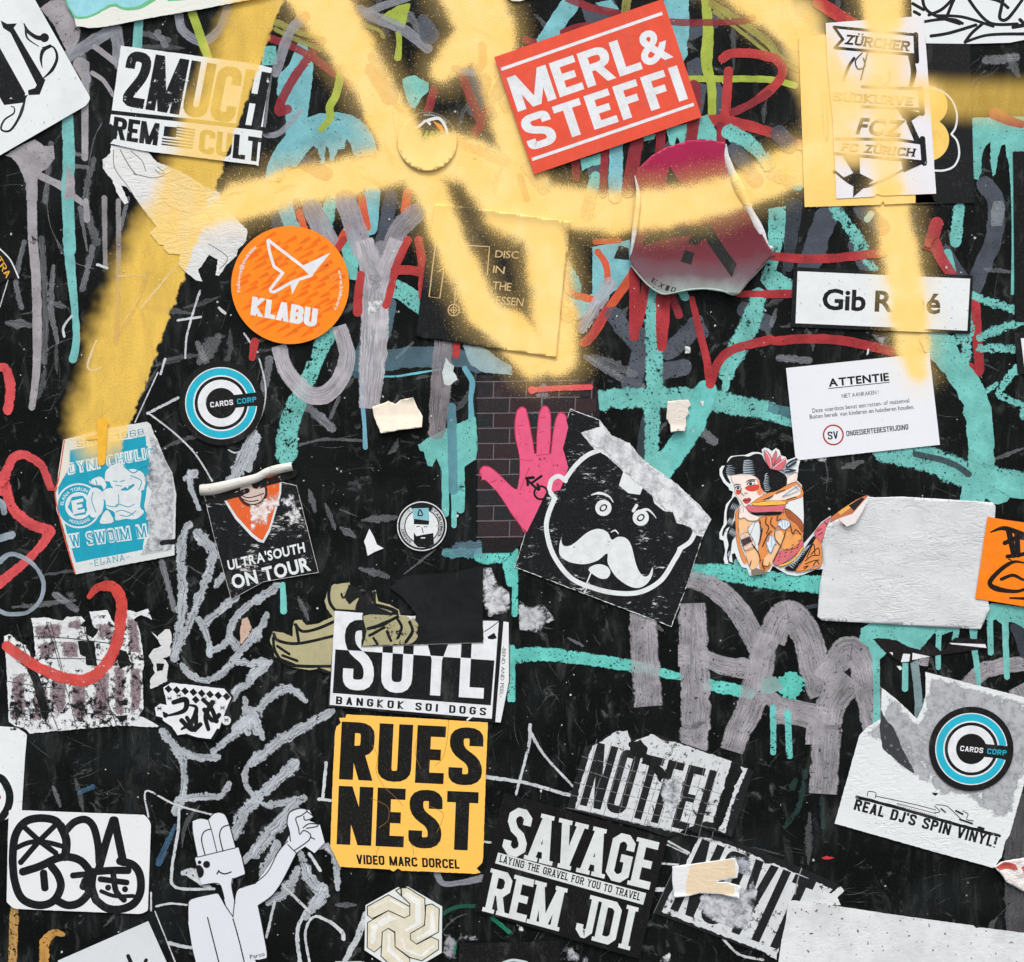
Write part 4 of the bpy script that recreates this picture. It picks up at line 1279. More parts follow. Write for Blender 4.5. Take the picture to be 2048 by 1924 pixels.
# ---- black sticker under the yellow
def wd(x, y):
    t = max(0, 1-(y-405-(x-870)*.13)/26); r = max(0, (x-1095)/40)
    return 4*t*t*max(0, min(1, (x-880)/120))+3.5*r*r
s = sticker('black_card', 'A2 1340,1528 1500,1540 A3 0,1596 200,1625 438,1662 420,1868 B3 400,120 330,880 B2 1913,830 1205,728 1195,705 1290,0', K, 'black card sticker with fine gold text, crossed by thick yellow spray', level=2, warp=wd, grid=6, thick=.0012)
G_ = ink((206, 178, 130))
lines(s, '''
9|B2 1345,20 1322,190 1294,425 1374,436 1402,240 1366,238 1420,198
9|B2 1530,40 1745,52 1728,260
6|B2 1490,370 1484,480
6|B2 1435,525 1522,525
6|B2 1478,480 1478,568''', G_, 'gold_line', warp=wd, sharp=True)
c_ = P('B2 1478,525')[0]; ring(s, c_[0], c_[1], 10.2, 12.2, G_, 'globe'); ring(s, c_[0], c_[1], 5, 6.4, G_, 'globe')
for t_, q in (('DISC', '1785,132 1960,142 1792,78'), ('IN', '1768,246 1855,256 1775,192'), ('THE', '1765,370 1905,384 1772,310'), ('ESSEN', '1790,480 B3 80,498 B2 1800,420')):
    words(s, t_, 'B2 '+q, G_, 'sans', bold=.004, warp=wd)
# ---- curled iridescent sticker
m, nb = newmat('iridescent_print'); pos = nb.pos(); x, y, z = nb.xyz(pos)
v = nb.m('SUBTRACT', 962+ZC/S, z)                      # down the wall
vr = nb.m('ADD', nb.mr(v, 285, 595), nb.m('MULTIPLY', nb.m('SUBTRACT', nb.noise(pos, .012, 3), .5), .25))
cr = nb.node('ShaderNodeValToRGB', [vr]); e = cr.color_ramp.elements
e[0].position = 0; e[0].color = lin((176, 36, 84)); e[1].position = 1; e[1].color = lin((150, 172, 166))
for p_, c_ in ((.3, (138, 30, 52)), (.55, (104, 36, 46)), (.72, (108, 48, 58)), (.85, (104, 82, 90))):
    el = e.new(p_); el.color = lin(c_)
cc = nb.mix(nb.mr(x, -95, -135, 0, .6), cr.outputs[0], nb.mix(nb.mr(v, 430, 600), lin((120, 60, 110)), lin((92, 110, 140))))
cc = nb.mix(nb.mr(nb.noise(pos, .4, 2), .5, .8, 0, .3), cc, lin((70, 40, 50)))
finish(m, nb, cc, None, .42, .2, nb.noise(pos, .03, 3), .25); IRI = m
def we(x, y):
    d = math.hypot((x-1345)/150, (y-440)/165); return 3+13*max(0, d-.45)**1.4+3*max(0, (y-520)/70)
s = sticker('curled_sticker', 'A3 915,1312 950,1255 1040,1170 1150,1108 1320,1058 1480,1060 1588,1076 1575,1140 1590,1240 1640,1340 1780,1600 1900,1840 B4 48,135 B3 1913,150 1800,270 1700,395 1670,420 1560,392 1430,374 1300,385 1200,410 1110,415 1000,342 900,215 878,150 888,0 A3 905,1680 940,1600 930,1450', IRI, 'curling magenta and purple sticker with a black logo and a yellow spray band across it', level=2, warp=we, grid=6, thick=.0010, edge=paper((205, 215, 212)))
Kw = ink((34, 38, 36), spray=True)
shape(s, 'A3 1178,1252 1270,1395 1200,1420 1142,1350', Kw, 'logo', warp=we, grid=5)
shape(s, 'A3 1480,1350 1530,1370 1490,1430 1460,1400', Kw, 'logo', warp=we, grid=5)
shape(s, 'A3 1480,1680 1510,1740 1590,1868 B3 1672,185 1635,290 1440,0 A3 1410,1800 1380,1840 1310,1820 1340,1760 1180,1780 970,1840 1010,1740 1250,1700', Kw, 'logo', warp=we, grid=5)
shape(s, 'B3 1290,80 1360,100 1335,190 1255,165', Kw, 'logo', warp=we, grid=5)
c_ = P('B3 1320,-100')[0]
for i, ch in enumerate('EXID'):
    q = ((1034, 318, 1070, 345, 1052, 285), (1083, 352, 1118, 375, 1105, 318), (1135, 380, 1160, 388, 1152, 342), (1180, 392, 1212, 396, 1190, 358))[i]
    words(s, ch, f'B3 {q[0]},{q[1]} {q[2]},{q[3]} {q[4]},{q[5]}', Kw, wx=.24, wy=.14, warp=we)
wc = paper((208, 212, 216), .55, .3)
curl('A3 1592,1085 1600,1180 1640,1300 1740,1520 1830,1700 1900,1850 B4 30,60', [14, 52, 84, 70, 66, 70, 26], .34, wc, 'rolled_edge', s, h=.0035)
curl('A3 915,1320 938,1450 930,1600 912,1740 892,1868 B3 880,120', [6, 30, 44, 42, 30, 8], .34, wc, 'rolled_edge', s, h=.0035)
curl('B3 885,200 1000,335 1110,408 1200,402 1300,382 1430,372 1560,388 1665,412 1760,310 1900,165', [6, 11, 14, 10, 14, 15, 14, 17, 12, 5], .5, ink((168, 190, 182), rough=.35), 'rolled_edge', s, h=.0062)
# ---- yellow poster, football sheet, cloud poster
s = sticker('black_cloud_poster', 'A4 1100,328 1180,328 1506,330 1520,800 1540,1518 1250,1524 1100,1524', K, 'black poster with a yellow cloud outlined in white, tucked behind the football sheet', 'poster', level=1)
shape(s, disc(*P('A4 1190,790')[0], 40), ink((246, 206, 110)), 'cloud'); shape(s, disc(*P('A4 1190,1045')[0], 43), ink((246, 206, 110)), 'cloud')
lines(s, '''
15|A4 1190,662 1290,680 1370,750 1408,850 1400,950 1368,1004
15|A4 1368,1006 1412,1060 1425,1160 1390,1240 1320,1274 1230,1276''', Wi, 'cloud_outline')
s = sticker('yellow_poster', 'A4 228,278 700,236 1245,1512 870,1530 858,1505 836,1532 272,1549', paper((248, 208, 118), .12), 'plain yellow poster under the white football sheet', 'poster', level=1, rough=.4)
shape(s, 'A4 392,696 440,700 452,1040 440,1065 410,1010', KW, 'printed_edge'); shape(s, 'A4 404,712 430,712 436,1030 424,1030', ink((250, 214, 130)), 'printed_edge')
s = sticker('football_sheet', 'A4 428,176 1110,126 1160,130 1190,530 1196,620 1253,1450 850,1466 810,1452 790,1472 508,1487 480,900 440,500', paper((226, 228, 234), .08), 'white sheet with black banners and a star, sprayed over in yellow', 'poster', level=2, rough=.3)
lines(s, '''
22|A4 490,206 1092,264
22|A4 490,206 556,298
22|A4 556,298 496,362
22|A4 496,362 1098,414
36|A4 1100,262 1108,462
22|A4 700,652 1140,668
40|A4 1136,668 1148,850
22|A4 700,800 1130,818
22|A4 500,1040 960,1046
22|A4 960,1046 1152,1074
42|A4 1150,1040 1164,1222
22|A4 500,1150 1160,1212
34 44 26|A4 1060,420 1085,540 1060,660
40 44|A4 1050,915 1110,1050
22|A4 640,440 600,500 560,600
11|A4 700,400 650,460 670,520 720,500 710,440
11|A4 740,400 690,600
11|A4 900,540 905,600 860,640
16 20 14|A4 490,1280 700,1400 1010,1270''', KW, 'printed_line', wob=.05)
words(s, 'ZÜRCHER', 'A4 572,334 1046,386 588,262', KW, wx=.26, wy=.2, gap=.14, slab=True)
words(s, 'SÜDKURVE', 'A4 480,754 1080,794 486,690', KW, wx=.26, wy=.2, gap=.14, slab=True)
words(s, 'FC ZÜRICH', 'A4 545,1128 1086,1174 560,1068', KW, wx=.26, wy=.2, gap=.14, slab=True)
words(s, 'FCZ', 'A4 650,1005 985,1026 690,882', KW, 'sans', bold=.03)
shape(s, 'A4 1100,420 1112,462 1082,484 1060,430', K, 'banner_fold'); shape(s, 'A4 960,800 1148,850 1050,918 1000,880', K, 'banner_fold')
shape(s, 'A4 990,1205 1164,1222 1010,1290', KW, 'banner_fold')
shape(s, 'A4 560,1170 680,1180 684,1300 785,1350 720,1400 632,1476 636,1384 548,1336 634,1296', KW, 'star')
# ---- scribbled sheet, upper right
s = sticker('scribbled_sheet', 'A4 1066,-60 1072,130 1160,128 1178,326 1500,330 1800,322 1913,300 2000,296 2000,-60', paper(WHT, .05), 'white sheet with looping black marker scribbles in the upper right corner', 'poster', level=1)
lines(s, '''
24|A4 1150,-30 1170,60 1250,120 1430,180
24|A4 1080,30 1160,76
24|A4 1090,90 1130,112
24|A4 1200,115 1300,70 1400,-30
24|A4 1400,-30 1360,60 1330,140
22|A4 1250,120 1450,130 1680,200
24|A4 1480,-30 1540,60 1620,150 1700,185 1860,182
24|A4 1570,-30 1720,10 1790,60
26 26 24 22|A4 1760,-30 1740,60 1730,140 1790,140 1913,-20
22|A4 1165,165 1280,148 1390,150 1450,178
24|A4 1215,272 1350,250 1550,190
24|A4 1600,180 1520,250 1470,318
20 22 24|A4 1470,318 1640,265 1913,256
30|A4 1830,205 1913,190
26|A4 1880,150 1930,200''', KN, 'marker_line')
s = sticker('black_sheet', 'A4 1828,1134 2000,1134 2000,1868 B4 2000,611 1841,611', ink((14, 15, 15)), 'plain black sheet at the right edge over the teal drips', 'poster', level=1)
# ---- name sticker
s = sticker('name_sticker', 'B4 190,204 1527,266 1505,703 165,650', K, 'white name sticker with a black frame and yellow spray over its right half', level=2)
shape(s, 'B4 218,235 1507,291 1485,679 203,623', Wp, 'white_panel')
words(s, 'Gib René', 'B4 400,524 1282,558 408,362', K, 'sans', bold=.026, spacing=.8)
# ---- warning label
s = sticker('warning_label', 'B4 132,958 1202,845 1281,1530 204,1648', paper((224, 230, 236), .04), 'white pest control warning label in Dutch with a red ring logo', 'label', level=2)
words(s, 'ATTENTIE', 'B4 452,1099 903,1053 446,1038', K, 'sans', bold=.035)
line(s, 'B4 450,1111 903,1064', 6, K, 'rule', wob=0)
words(s, 'NIET AANRAKEN !', 'B4 549,1183 823,1153 546,1152', ink((60, 64, 68)), 'sans', bold=.004)
words(s, 'Deze voerdoos bevat een ratten- of muizenval.', 'B4 330,1293 1058,1214 327,1260', ink((50, 54, 58)), 'sans', bold=.006)
words(s, 'Buiten bereik van kinderen en huisdieren houden.', 'B4 310,1338 1089,1262 307,1306', ink((50, 54, 58)), 'sans', bold=.006)
c_ = P('B4 485,1457')[0]; ring(s, c_[0], c_[1], 18, 21, ink((170, 52, 48)), 'logo_ring')
words(s, 'SV', 'B4 445,1492 523,1484 441,1434', K, wx=.28, wy=.16)
words(s, 'ONGEDIERTEBESTRIJDING', 'B4 584,1467 1046,1416 580,1428', K, wx=.26, wy=.17, gap=.2)
s = sticker('black_framed_sticker', 'B4 1838,692 2000,682 2000,1004 1862,1000', K, 'corner of a black framed white sticker at the right edge', level=1); shape(s, 'B4 1886,736 2000,730 2000,950 1912,950', Wp, 'white_panel')
# ---- round orange sticker
CX, CY = 581.2, 570.8
s = sticker('round_orange_sticker', disc(CX, CY, 117.8, 110), ink((250, 140, 32), spray=False), 'round orange sticker with a white folded bird outline', level=4)
r_ = random.Random(4); seg = []
for i in range(15):
    for j in range(9):
        x0 = CX-118+j*28+r_.uniform(-5, 5)+(i % 2)*13; y0 = CY-112+i*15.5+r_.uniform(-3, 3)-(x0-CX)*.05; L = r_.uniform(13, 26)
        if math.hypot(x0-CX, y0-CY) < 107 and math.hypot(x0+L-CX, y0-L*.75-CY) < 112: seg.append((x0+L, y0-L*.6, x0-6, y0+2))
multi(s, seg, (8.5, .8), ink((240, 112, 24), spray=False), 'pattern_dashes')
bird = P('A2 95,1805 B2 350,200 420,268 320,305 240,320 125,385 108,370 205,248 138,200 95,20')
lines(s, '''
22|A2 98,1800 B2 352,202
22|A2 92,1806 B2 108,100 138,200
22|B2 138,200 204,250
22|B2 204,250 110,370
22|B2 110,372 135,392 270,318
22|B2 270,318 418,266
20|B2 352,202 418,266''', WN, 'bird_outline', wob=0)
shape(s, 'B2 345,198 560,98 420,270', WN, 'bird_wing'); shape(s, 'B2 258,318 274,408 335,292', WN, 'bird_wing')
words(s, 'KLABU', 'B2 -38,562 452,656 -22,424', WN, wx=.42, wy=.23, gap=.06)
words(s, 'Followus@theklabu', 'N 0,0 1,0 0,1', WN, 'sans', bold=.02, arc=(CX, CY, 98, 107, 262, 318))
words(s, 'www.klabu.org', 'N 0,0 1,0 0,1', WN, 'sans', bold=.02, arc=(CX, CY, 97, 106, 73, 119))
# ---- two ring logo stickers
def ring_sticker(cx, cy, rot, label, lvl):
    s = sticker('ring_logo_sticker', disc(cx, cy, 84.3, 96), ink((24, 24, 25), spray=False), label, level=lvl, group='black round stickers with a cyan ring')
    CY_ = ink((38, 180, 206), spray=False); g0, g1 = 82+rot, 102+rot
    def arc(r0, r1, m, nm): ring(s, cx, cy, r0, r1, m, nm, g1, 360+g0)
    arc(53, 72, WN, 'white_ring'); arc(56, 70, CY_, 'cyan_ring'); arc(30.5, 46.8, WN, 'white_letter_ring')
    cr_, sr_ = math.cos(math.radians(rot)), math.sin(math.radians(rot))
    def T_(a, b): return (cx+a*cr_-b*sr_, cy+a*sr_+b*cr_)
    def q(x0, y0, x1, y1): return [T_(x0, y0), T_(x1, y0), T_(x0, y1)]
    shape(s, [T_(24, -13), T_(74, -13), T_(74, 13), T_(24, 13)], ink((24, 24, 25), spray=False), 'bar')
    words(s, 'CARDS', q(-22, 6, 24, -4.5), WN, wx=.26, wy=.2, gap=.22); words(s, 'CORP', q(32, 6, 71, -4.5), ink((38, 170, 200), spray=False), wx=.26, wy=.2, gap=.22)
ring_sticker(443, 806.5, -7, 'round black sticker with a cyan ring, on the bare black wall below the yellow spray', 2)
ring_sticker(P('D4 1512,272')[0][0], P('D4 1512,272')[0][1], 6, 'round black sticker with a cyan ring, on the mottled white paper at the right', 4)
# ---- left edge arc text sticker
s = sticker('black_badge', 'B1 -80,-40 0,62 80,150 146,286 70,290 0,330 -80,330', ink((22, 21, 20)), 'edge of a round black badge with gold letters at the left border', level=1, smooth=False)
line(s, 'B1 0,66 80,150 142,284', 10, Wi, 'rim'); words(s, 'TRA', 'B1 -28,152 50,290 8,118', ink((222, 170, 70)), wx=.22, wy=.14)
# ---- turquoise hooligan sheet
s = sticker('turquoise_sheet', 'B1 480,1492 640,1450 800,1410 1100,1358 1128,1380 1150,1440 1180,1500 1230,1630 1290,1740 1312,1868 C1 1318,100 1310,440 1200,455 1210,500 1306,480 1308,560 572,704 540,600 415,122 430,60 B1 450,1740', paper((208, 216, 216), .35, .1), 'faded turquoise and white sheet with a bald boxer and round hexagon badge', 'poster', level=2, rough=.8, thick=.0009)
TQ = ink((30, 158, 184), wear=.1)
shape(s, 'B1 528,1572 1092,1464 1096,1536 1150,1570 1160,1640 1120,1760 1100,1868 C1 1080,200 1112,284 1114,400 1080,440 1068,522 570,616 505,400 440,110 440,40 B1 470,1790 525,1712', TQ, 'turquoise_panel', rough=.8)
Wt = ink((214, 224, 226), wear=.12)
words(s, 'DYNI CHULIG', 'B1 512,1758 1168,1628 500,1668', Wt, wx=.46, wy=.3, gap=.08)
words(s, 'DYNI CHULIG', 'B1 522,1744 1158,1620 514,1676', TQ, wx=.14, wy=.08, gap=.4)
words(s, 'W SWOIM M', 'C1 524,512 1112,432 506,402', Wt, wx=.46, wy=.3, gap=.08)
words(s, 'W SWOIM M', 'C1 536,498 1100,424 520,414', TQ, wx=.22, wy=.12, gap=.28, slab=True)
words(s, 'SINCE 1968', 'B1 582,1548 1078,1452 576,1504', ink((70, 150, 165), wear=.3), wx=.16, wy=.1, gap=.4, slab=True)
words(s, '-ELANA-', 'C1 678,650 972,594 672,604', ink((60, 150, 170), wear=.2), wx=.16, wy=.1, gap=.4, slab=True)
c_ = P('C1 592,192')[0]
shape(s, disc(c_[0], c_[1], 45), Wt, 'badge_disc'); shape(s, disc(c_[0], c_[1], 41.5), TQ, 'badge_disc'); shape(s, disc(c_[0], c_[1], 27), Wt, 'badge_disc')
shape(s, [(c_[0]+math.cos(math.radians(a-8))*22, c_[1]+math.sin(math.radians(a-8))*22) for a in range(0, 360, 60)], TQ, 'badge_hexagon')
words(s, 'E', 'C1 552,258 640,238 536,156', Wt, wx=.36, wy=.24)
words(s, 'ELANA TORUN', 'N 0,0 1,0 0,1', Wt, 'sans', bold=.02, arc=(c_[0], c_[1], 30, 37, -88, 32)); words(s, 'HOOLIGANS', 'N 0,0 1,0 0,1', Wt, 'sans', bold=.02, arc=(c_[0], c_[1], 37, 30, 212, 140))
for q in ('B1 880,1670 940,1690 970,1760 960,1860 C1 940,50 900,75 850,60 820,10 B1 790,1800 800,1720', 'B1 690,1790 760,1770 800,1830 780,1868 C1 760,40 700,40 670,0 B1 680,1830', 'C1 690,60 760,80 780,160 760,250 700,280 660,230 650,150', 'C1 740,120 820,60 950,80 1040,20 1060,100 1050,200 1080,240 1020,290 940,290 870,300 860,240 800,210 790,150', 'B1 960,1720 1060,1730 1090,1800 1080,1868 C1 1100,60 1050,80 1000,30 B1 960,1840', 'C1 800,225 850,290 840,320 750,320'):
    shape(s, q, Wt, 'boxer_figure', rough=.6, smooth=True)
lines(s, '''
6|B1 850,1800 880,1805 
6|B1 905,1805 935,1795
6|C1 870,40 915,45
6|C1 890,110 890,180 870,200
6|C1 800,190 860,200 890,180 960,200 1010,180
6|C1 870,240 910,225 960,240 1000,260
6|C1 700,90 690,150 720,240
6|C1 720,0 730,40
6|B1 700,1830 760,1850
6|C1 900,260 960,270 1020,230
6|B1 980,1760 1060,1800 1040,1868
8|B1 930,1690 1000,1740 1060,1700 1120,1680''', TQ, 'boxer_line')
blob('B1 1110,1440 1140,1560 1080,1800 1140,1868 C1 1090,260 1120,420 1050,560 1290,520 1308,100 B1 1290,1750 1180,1500', residue((196, 202, 206), .8, .06), 'worn_paper', s, rough=1.5)
shape(s, 'B1 478,1496 520,1560 524,1700 472,1790 430,1868 440,1740', paper((214, 216, 206), .3), 'folded_edge'); line(s, 'B1 486,1500 460,1680 440,1800 C1 418,120 480,400 566,695', 9, ink((214, 92, 64), wear=.3), 'orange_rim')
line(s, 'C1 1215,470 1300,460', 36, ink((24, 27, 28), wear=.3), 'tear', wob=.5)
# yellow drip over its top edge
stroke('B1 770,1370 768,1500 762,1660', [80, 70, 54], ink((238, 184, 62), spray=False, rough=.35), 'paint_drip', WALL, h=.00195, label='thick yellow drip over the top of the turquoise sheet')
stroke('B1 655,1486 710,1476 765,1462', [16, 34, 30], ink((238, 190, 76), spray=False, rough=.4, wear=.2), 'paint_drip', WALL, h=.0019)
# ---- black poster with orange shield
s = sticker('shield_sticker', 'C1 1520,90 1913,-30 C2 306,40 470,690 60,760 C1 1730,892 1600,420', paper((206, 208, 208), .3, .2), 'scratched black sticker with an orange shield and white tour lettering', level=2, rough=.5)
kb = ink(BLK, scratch=.75); shape(s, 'C1 1524,90 1913,-26 C2 304,44 466,688 60,757 C1 1732,888 1603,420', kb, 'black_print')
OR = ink((222, 100, 48), wear=.3)
shape(s, 'C1 1668,140 C2 196,-100 190,100 110,380 60,470 20,460 C1 1880,420 1760,290', Wt, 'shield_rim'); shape(s, 'C1 1690,145 C2 182,-90 176,95 100,360 52,450 28,440 C1 1885,395 1775,275', OR, 'shield')
shape(s, disc(*P('C1 1890,90')[0], 30), ink((70, 40, 34)), 'face'); shape(s, disc(*P('C1 1890,85')[0], 25), ink((208, 190, 180), wear=.2), 'face')
lines(s, '''
8|C1 1790,100 1840,130 1900,125 C2 60,100
8|C1 1810,140 1870,160 C2 20,150''', ink((60, 36, 32)), 'face_line')
shape(s, 'C1 1870,180 C2 0,190 90,120 170,90 180,190 120,230 80,330 20,330 C1 1880,400', residue((226, 228, 228), .7, .09, c2=(200, 150, 130)), 'peeled_patch', rough=1.5)
shape(s, 'C2 160,120 290,60 350,290 230,370 250,300 150,280 240,220 180,200', residue((226, 230, 232), .35, .1), 'peeled_patch', rough=1.5)
words(s, "ULTRA'SOUTH", 'C1 1712,676 C2 372,538 C1 1698,598', Wi, 'sans', bold=.03); words(s, 'ON TOUR', 'C1 1748,818 C2 416,676 C1 1722,712', Wi, 'sans', bold=.035)
curl('B1 1500,1868 1600,1860 1760,1820 1913,1780 B2 100,1730 275,1690', [80, 84, 74, 60, 64, 76], .42, paper((206, 208, 202), .5, .3), 'rolled_edge', s, h=.0018)
line(s, 'C1 1530,165 1700,130 1850,80', 40, ink((30, 30, 30), wear=.5), 'glue_residue', wob=.4); line(s, 'B2 0,1830 150,1790 280,1740', 60, ink((28, 28, 28), wear=.4), 'glue_residue', wob=.4)
# ---- cream scraps
cream = paper((234, 226, 208), .2, .15, spray=False)
def ws1(x, y): return 2+5*max(0, (y-830)/30)+5*max(0, (808-y)/14)**2+3*math.sin(x*.12)
sticker('paper_scrap', 'B2 870,1250 940,1225 990,1204 1020,1215 1042,1228 1062,1212 1085,1194 1175,1180 1200,1240 1246,1318 1242,1400 1100,1418 935,1446 885,1320', cream, 'cream torn paper scrap below the streaky grey letter stems', 'paper scrap', level=2, warp=ws1, grid=4, rough=.7, thick=.0014, group='cream torn paper scraps')
def ws2(x, y): return 2+5*max(0, (y-850)/20)
s = sticker('paper_scrap', 'B3 1160,1206 1240,1198 1312,1196 1336,1236 1312,1262 1322,1296 1296,1330 1300,1380 1285,1432 1240,1426 1185,1440 1178,1380 1152,1334', paper((228, 222, 212), .3, .2, spray=False), 'cream torn paper scrap stuck on the teal crossing', 'paper scrap', level=2, warp=ws2, grid=4, rough=.8, thick=.0014, group='cream torn paper scraps')
sticker('paper_chip', 'B3 1400,1200 1435,1205 1425,1250', paper((214, 214, 216), .2), 'tiny white paper chip right of the cream scrap on teal', 'paper scrap', level=1, rough=.5)
# ---- brick sticker with pink hand
s = sticker('brick_sticker', 'B2 1642,1014 B3 555,1004 600,1040 638,1110 655,1310 500,1868 C3 0,542 C2 1690,545', ink((30, 27, 29)), 'black brick print sticker with a raised pink hand, beside the moustache face', level=1, corner=[4, 9, 0, 0, 0, 0, 0, 0])
yl = [1060, 1182, 1296, 1408, 1522, 1640, 1755, 1868, 1988, 2100, 2220]
X_ = lambda v: 512+v*TS; Y_ = lambda v: 480+v*TS
r_ = random.Random(3)
for i in range(len(yl)-1):
    y0, y1 = yl[i], yl[i+1]; xo = [1650, 1770+(i % 2)*120]
    while xo[-1] < 2500: xo.append(xo[-1]+245)
    for j in range(len(xo)-1):
        xa, xb = xo[j]+6, min(xo[j+1]-6, 2540)
        if y0 > 1750: xb = min(xb, 2330-(y0-1750)*.3)
        if xb-xa < 20: continue
        pl = [(X_(xa), Y_(y0+6)), (X_(xb), Y_(y0+6-(xb-xa)*.03)), (X_(xb), Y_(y1-6-(xb-xa)*.03)), (X_(xa), Y_(y1-6))]
        blob(pl, ink((44+r_.choice((-8, -3, 0, 4, 9)), 40, 43)), 'printed_brick', s, rough=.5)
        if j == 0 and i == 0: pass
lines(s, '\n'.join(f'9|B2 1650,{y0} B3 {500 if y0<1700 else 300},{y0-8}' for y0 in yl), ink((104, 97, 102), wear=.25), 'mortar_line', wob=.4)
lines(s, '\n'.join(f'9|B2 {1770+(i % 2)*120+j*245+6},{yl[i]} {1770+(i % 2)*120+j*245+2},{yl[i+1]}' for i in range(len(yl)-1) for j in range(4) if 1770+(i % 2)*120+j*245 < (2540 if yl[i] < 1700 else 2250-(yl[i]-1750)*.4)), ink((104, 97, 102), wear=.25), 'mortar_line', wob=.3)
PK = ink((228, 92, 132), wear=.22); PKd = ink((190, 60, 92))
hand = 'B2 1676,1722 1700,1694 1745,1700 1810,1750 1870,1810 1913,1850 B3 40,1868 60,1760 60,1620 30,1480 24,1370 40,1280 70,1252 100,1265 120,1340 150,1500 165,1600 185,1600 190,1450 205,1300 235,1245 262,1250 285,1310 285,1480 275,1600 292,1600 310,1450 330,1340 360,1290 395,1310 420,1400 380,1560 420,1700 360,1868 C3 250,100 180,250 110,390 60,330 0,250 C2 1870,180 1800,80 1720,0 B2 1690,1790'
line(s, hand.replace('B2 1676,1722', 'B2 1676,1760 1676,1722'), 12, PKd, 'hand_outline'); shape(s, hand, PK, 'pink_hand', rough=.4)
lines(s, '''
5|B3 40,1390 90,1385
5|B3 200,1330 250,1325
5|B3 200,1440 240,1430
5|B3 60,1640 150,1650
5|B3 180,1610 270,1600
5|B2 1770,1810 1800,1790
5|C2 1750,20 1790,0
6|B3 130,1700 60,1868''', PKd, 'palm_line')
line(s, 'B3 150,1122 350,1108 585,1100', 42, ink((216, 84, 92), wear=.2), 'pink_stroke', wob=.2); shape(s, disc(*P('B3 150,1122')[0], 8), ink((216, 84, 92)), 'pink_stroke')
lines(s, '''
18|B3 110,1790 200,1868 C3 190,30
22|B3 110,1780 160,1775
20|B3 115,1780 118,1830
18|C3 150,20 220,-30''', K, 'symbol'); c_ = P('C3 215,95')[0]; ring(s, c_[0], c_[1], 11, 15, K, 'symbol')
stroke('B3 235,1130 150,1400 130,1500', [110, 120, 60], paint((190, 188, 194), streak=.85, edge=.5, alpha=.6), 'paint_stroke', WALL, h=.00098)
# ---- moustache face
s = sticker('moustache_sticker', 'B3 435,1262 655,1344 740,1460 880,1522 975,1640 1240,1830 C3 1250,50 1400,190 1488,292 1428,412 1300,800 1190,1096 620,880 20,650 100,390 B3 300,1640', paper((216, 222, 224), .15, .25), 'torn black sticker of a white outlined bear face with a big moustache', level=2, rough=1.1)
shape(s, 'B3 438,1266 652,1348 655,1395 515,1440 612,1560 700,1610 800,1700 870,1740 C3 965,50 1050,120 1060,170 1130,230 1200,240 1230,320 1330,350 1370,410 1420,425 1300,795 1188,1090 620,876 24,648 104,390 B3 303,1640', ink(BLK, scratch=.66), 'black_print', rough=1.2)
lines(s, '''
34|B3 650,1572 560,1610 470,1690 395,1795
34|B3 400,1800 350,1765 295,1795 278,1868 C3 285,90 322,140
36|C3 318,140 270,260 258,380 310,560 440,730 620,810 790,845 960,835 1110,750 1210,600 1260,510
34|C3 1250,515 1330,460 1365,390''', Wi, 'face_outline', wob=.03)
for cx_, cy_ in ((682, 208), (961, 281)):
    c_ = P(f'C3 {cx_},{cy_}')[0]; shape(s, disc(c_[0], c_[1], 16.2, 40), Wi, 'eye'); shape(s, [(a+.3*(c_[1]-b), b) for a, b in disc(c_[0], c_[1], 7.5, 24)], K, 'pupil'); shape(s, [(a+.3*(c_[1]-b), b) for a, b in disc(c_[0], c_[1], 4.6, 24)], Wi, 'pupil_glint')
lines(s, '''
6 22 14 6|C3 592,112 650,98 720,120 755,165
6 20 12 4|C3 945,228 1010,220 1050,250 1076,285
24|C3 905,230 930,190
8 12 6|C3 742,388 770,375 795,402''', Wi, 'eyebrow')
shape(s, 'C3 388,392 368,440 385,490 450,482 550,400 610,370 660,366 715,392 745,446 790,424 850,434 890,490 930,640 975,715 1018,712 1050,650 1045,715 1000,780 935,806 860,785 770,715 715,620 710,548 640,600 540,628 430,612 360,565 352,500 365,440', WiW, 'moustache', smooth=True)
shape(s, 'C3 570,670 600,640 660,628 715,650 735,690 715,730 670,738 620,715', Wi, 'chin_patch', smooth=True)
shape(s, 'C3 830,-60 798,40 868,98 955,110 978,52 900,-20', Wi, 'paper_tag'); lines(s, '10|C3 590,690 545,800\n8|C3 575,770 540,840', Wi, 'scratch')
shape(s, 'B3 655,1345 740,1455 880,1520 980,1640 1240,1828 C3 1255,50 1400,190 1486,292 1428,410 1370,400 1300,345 1230,310 1200,240 1130,225 1060,150 960,60 B3 800,1700 700,1610 612,1560 515,1440 655,1395', residue((218, 223, 226), .75, .05, c2=(160, 164, 170)), 'torn_white_layer', rough=2)
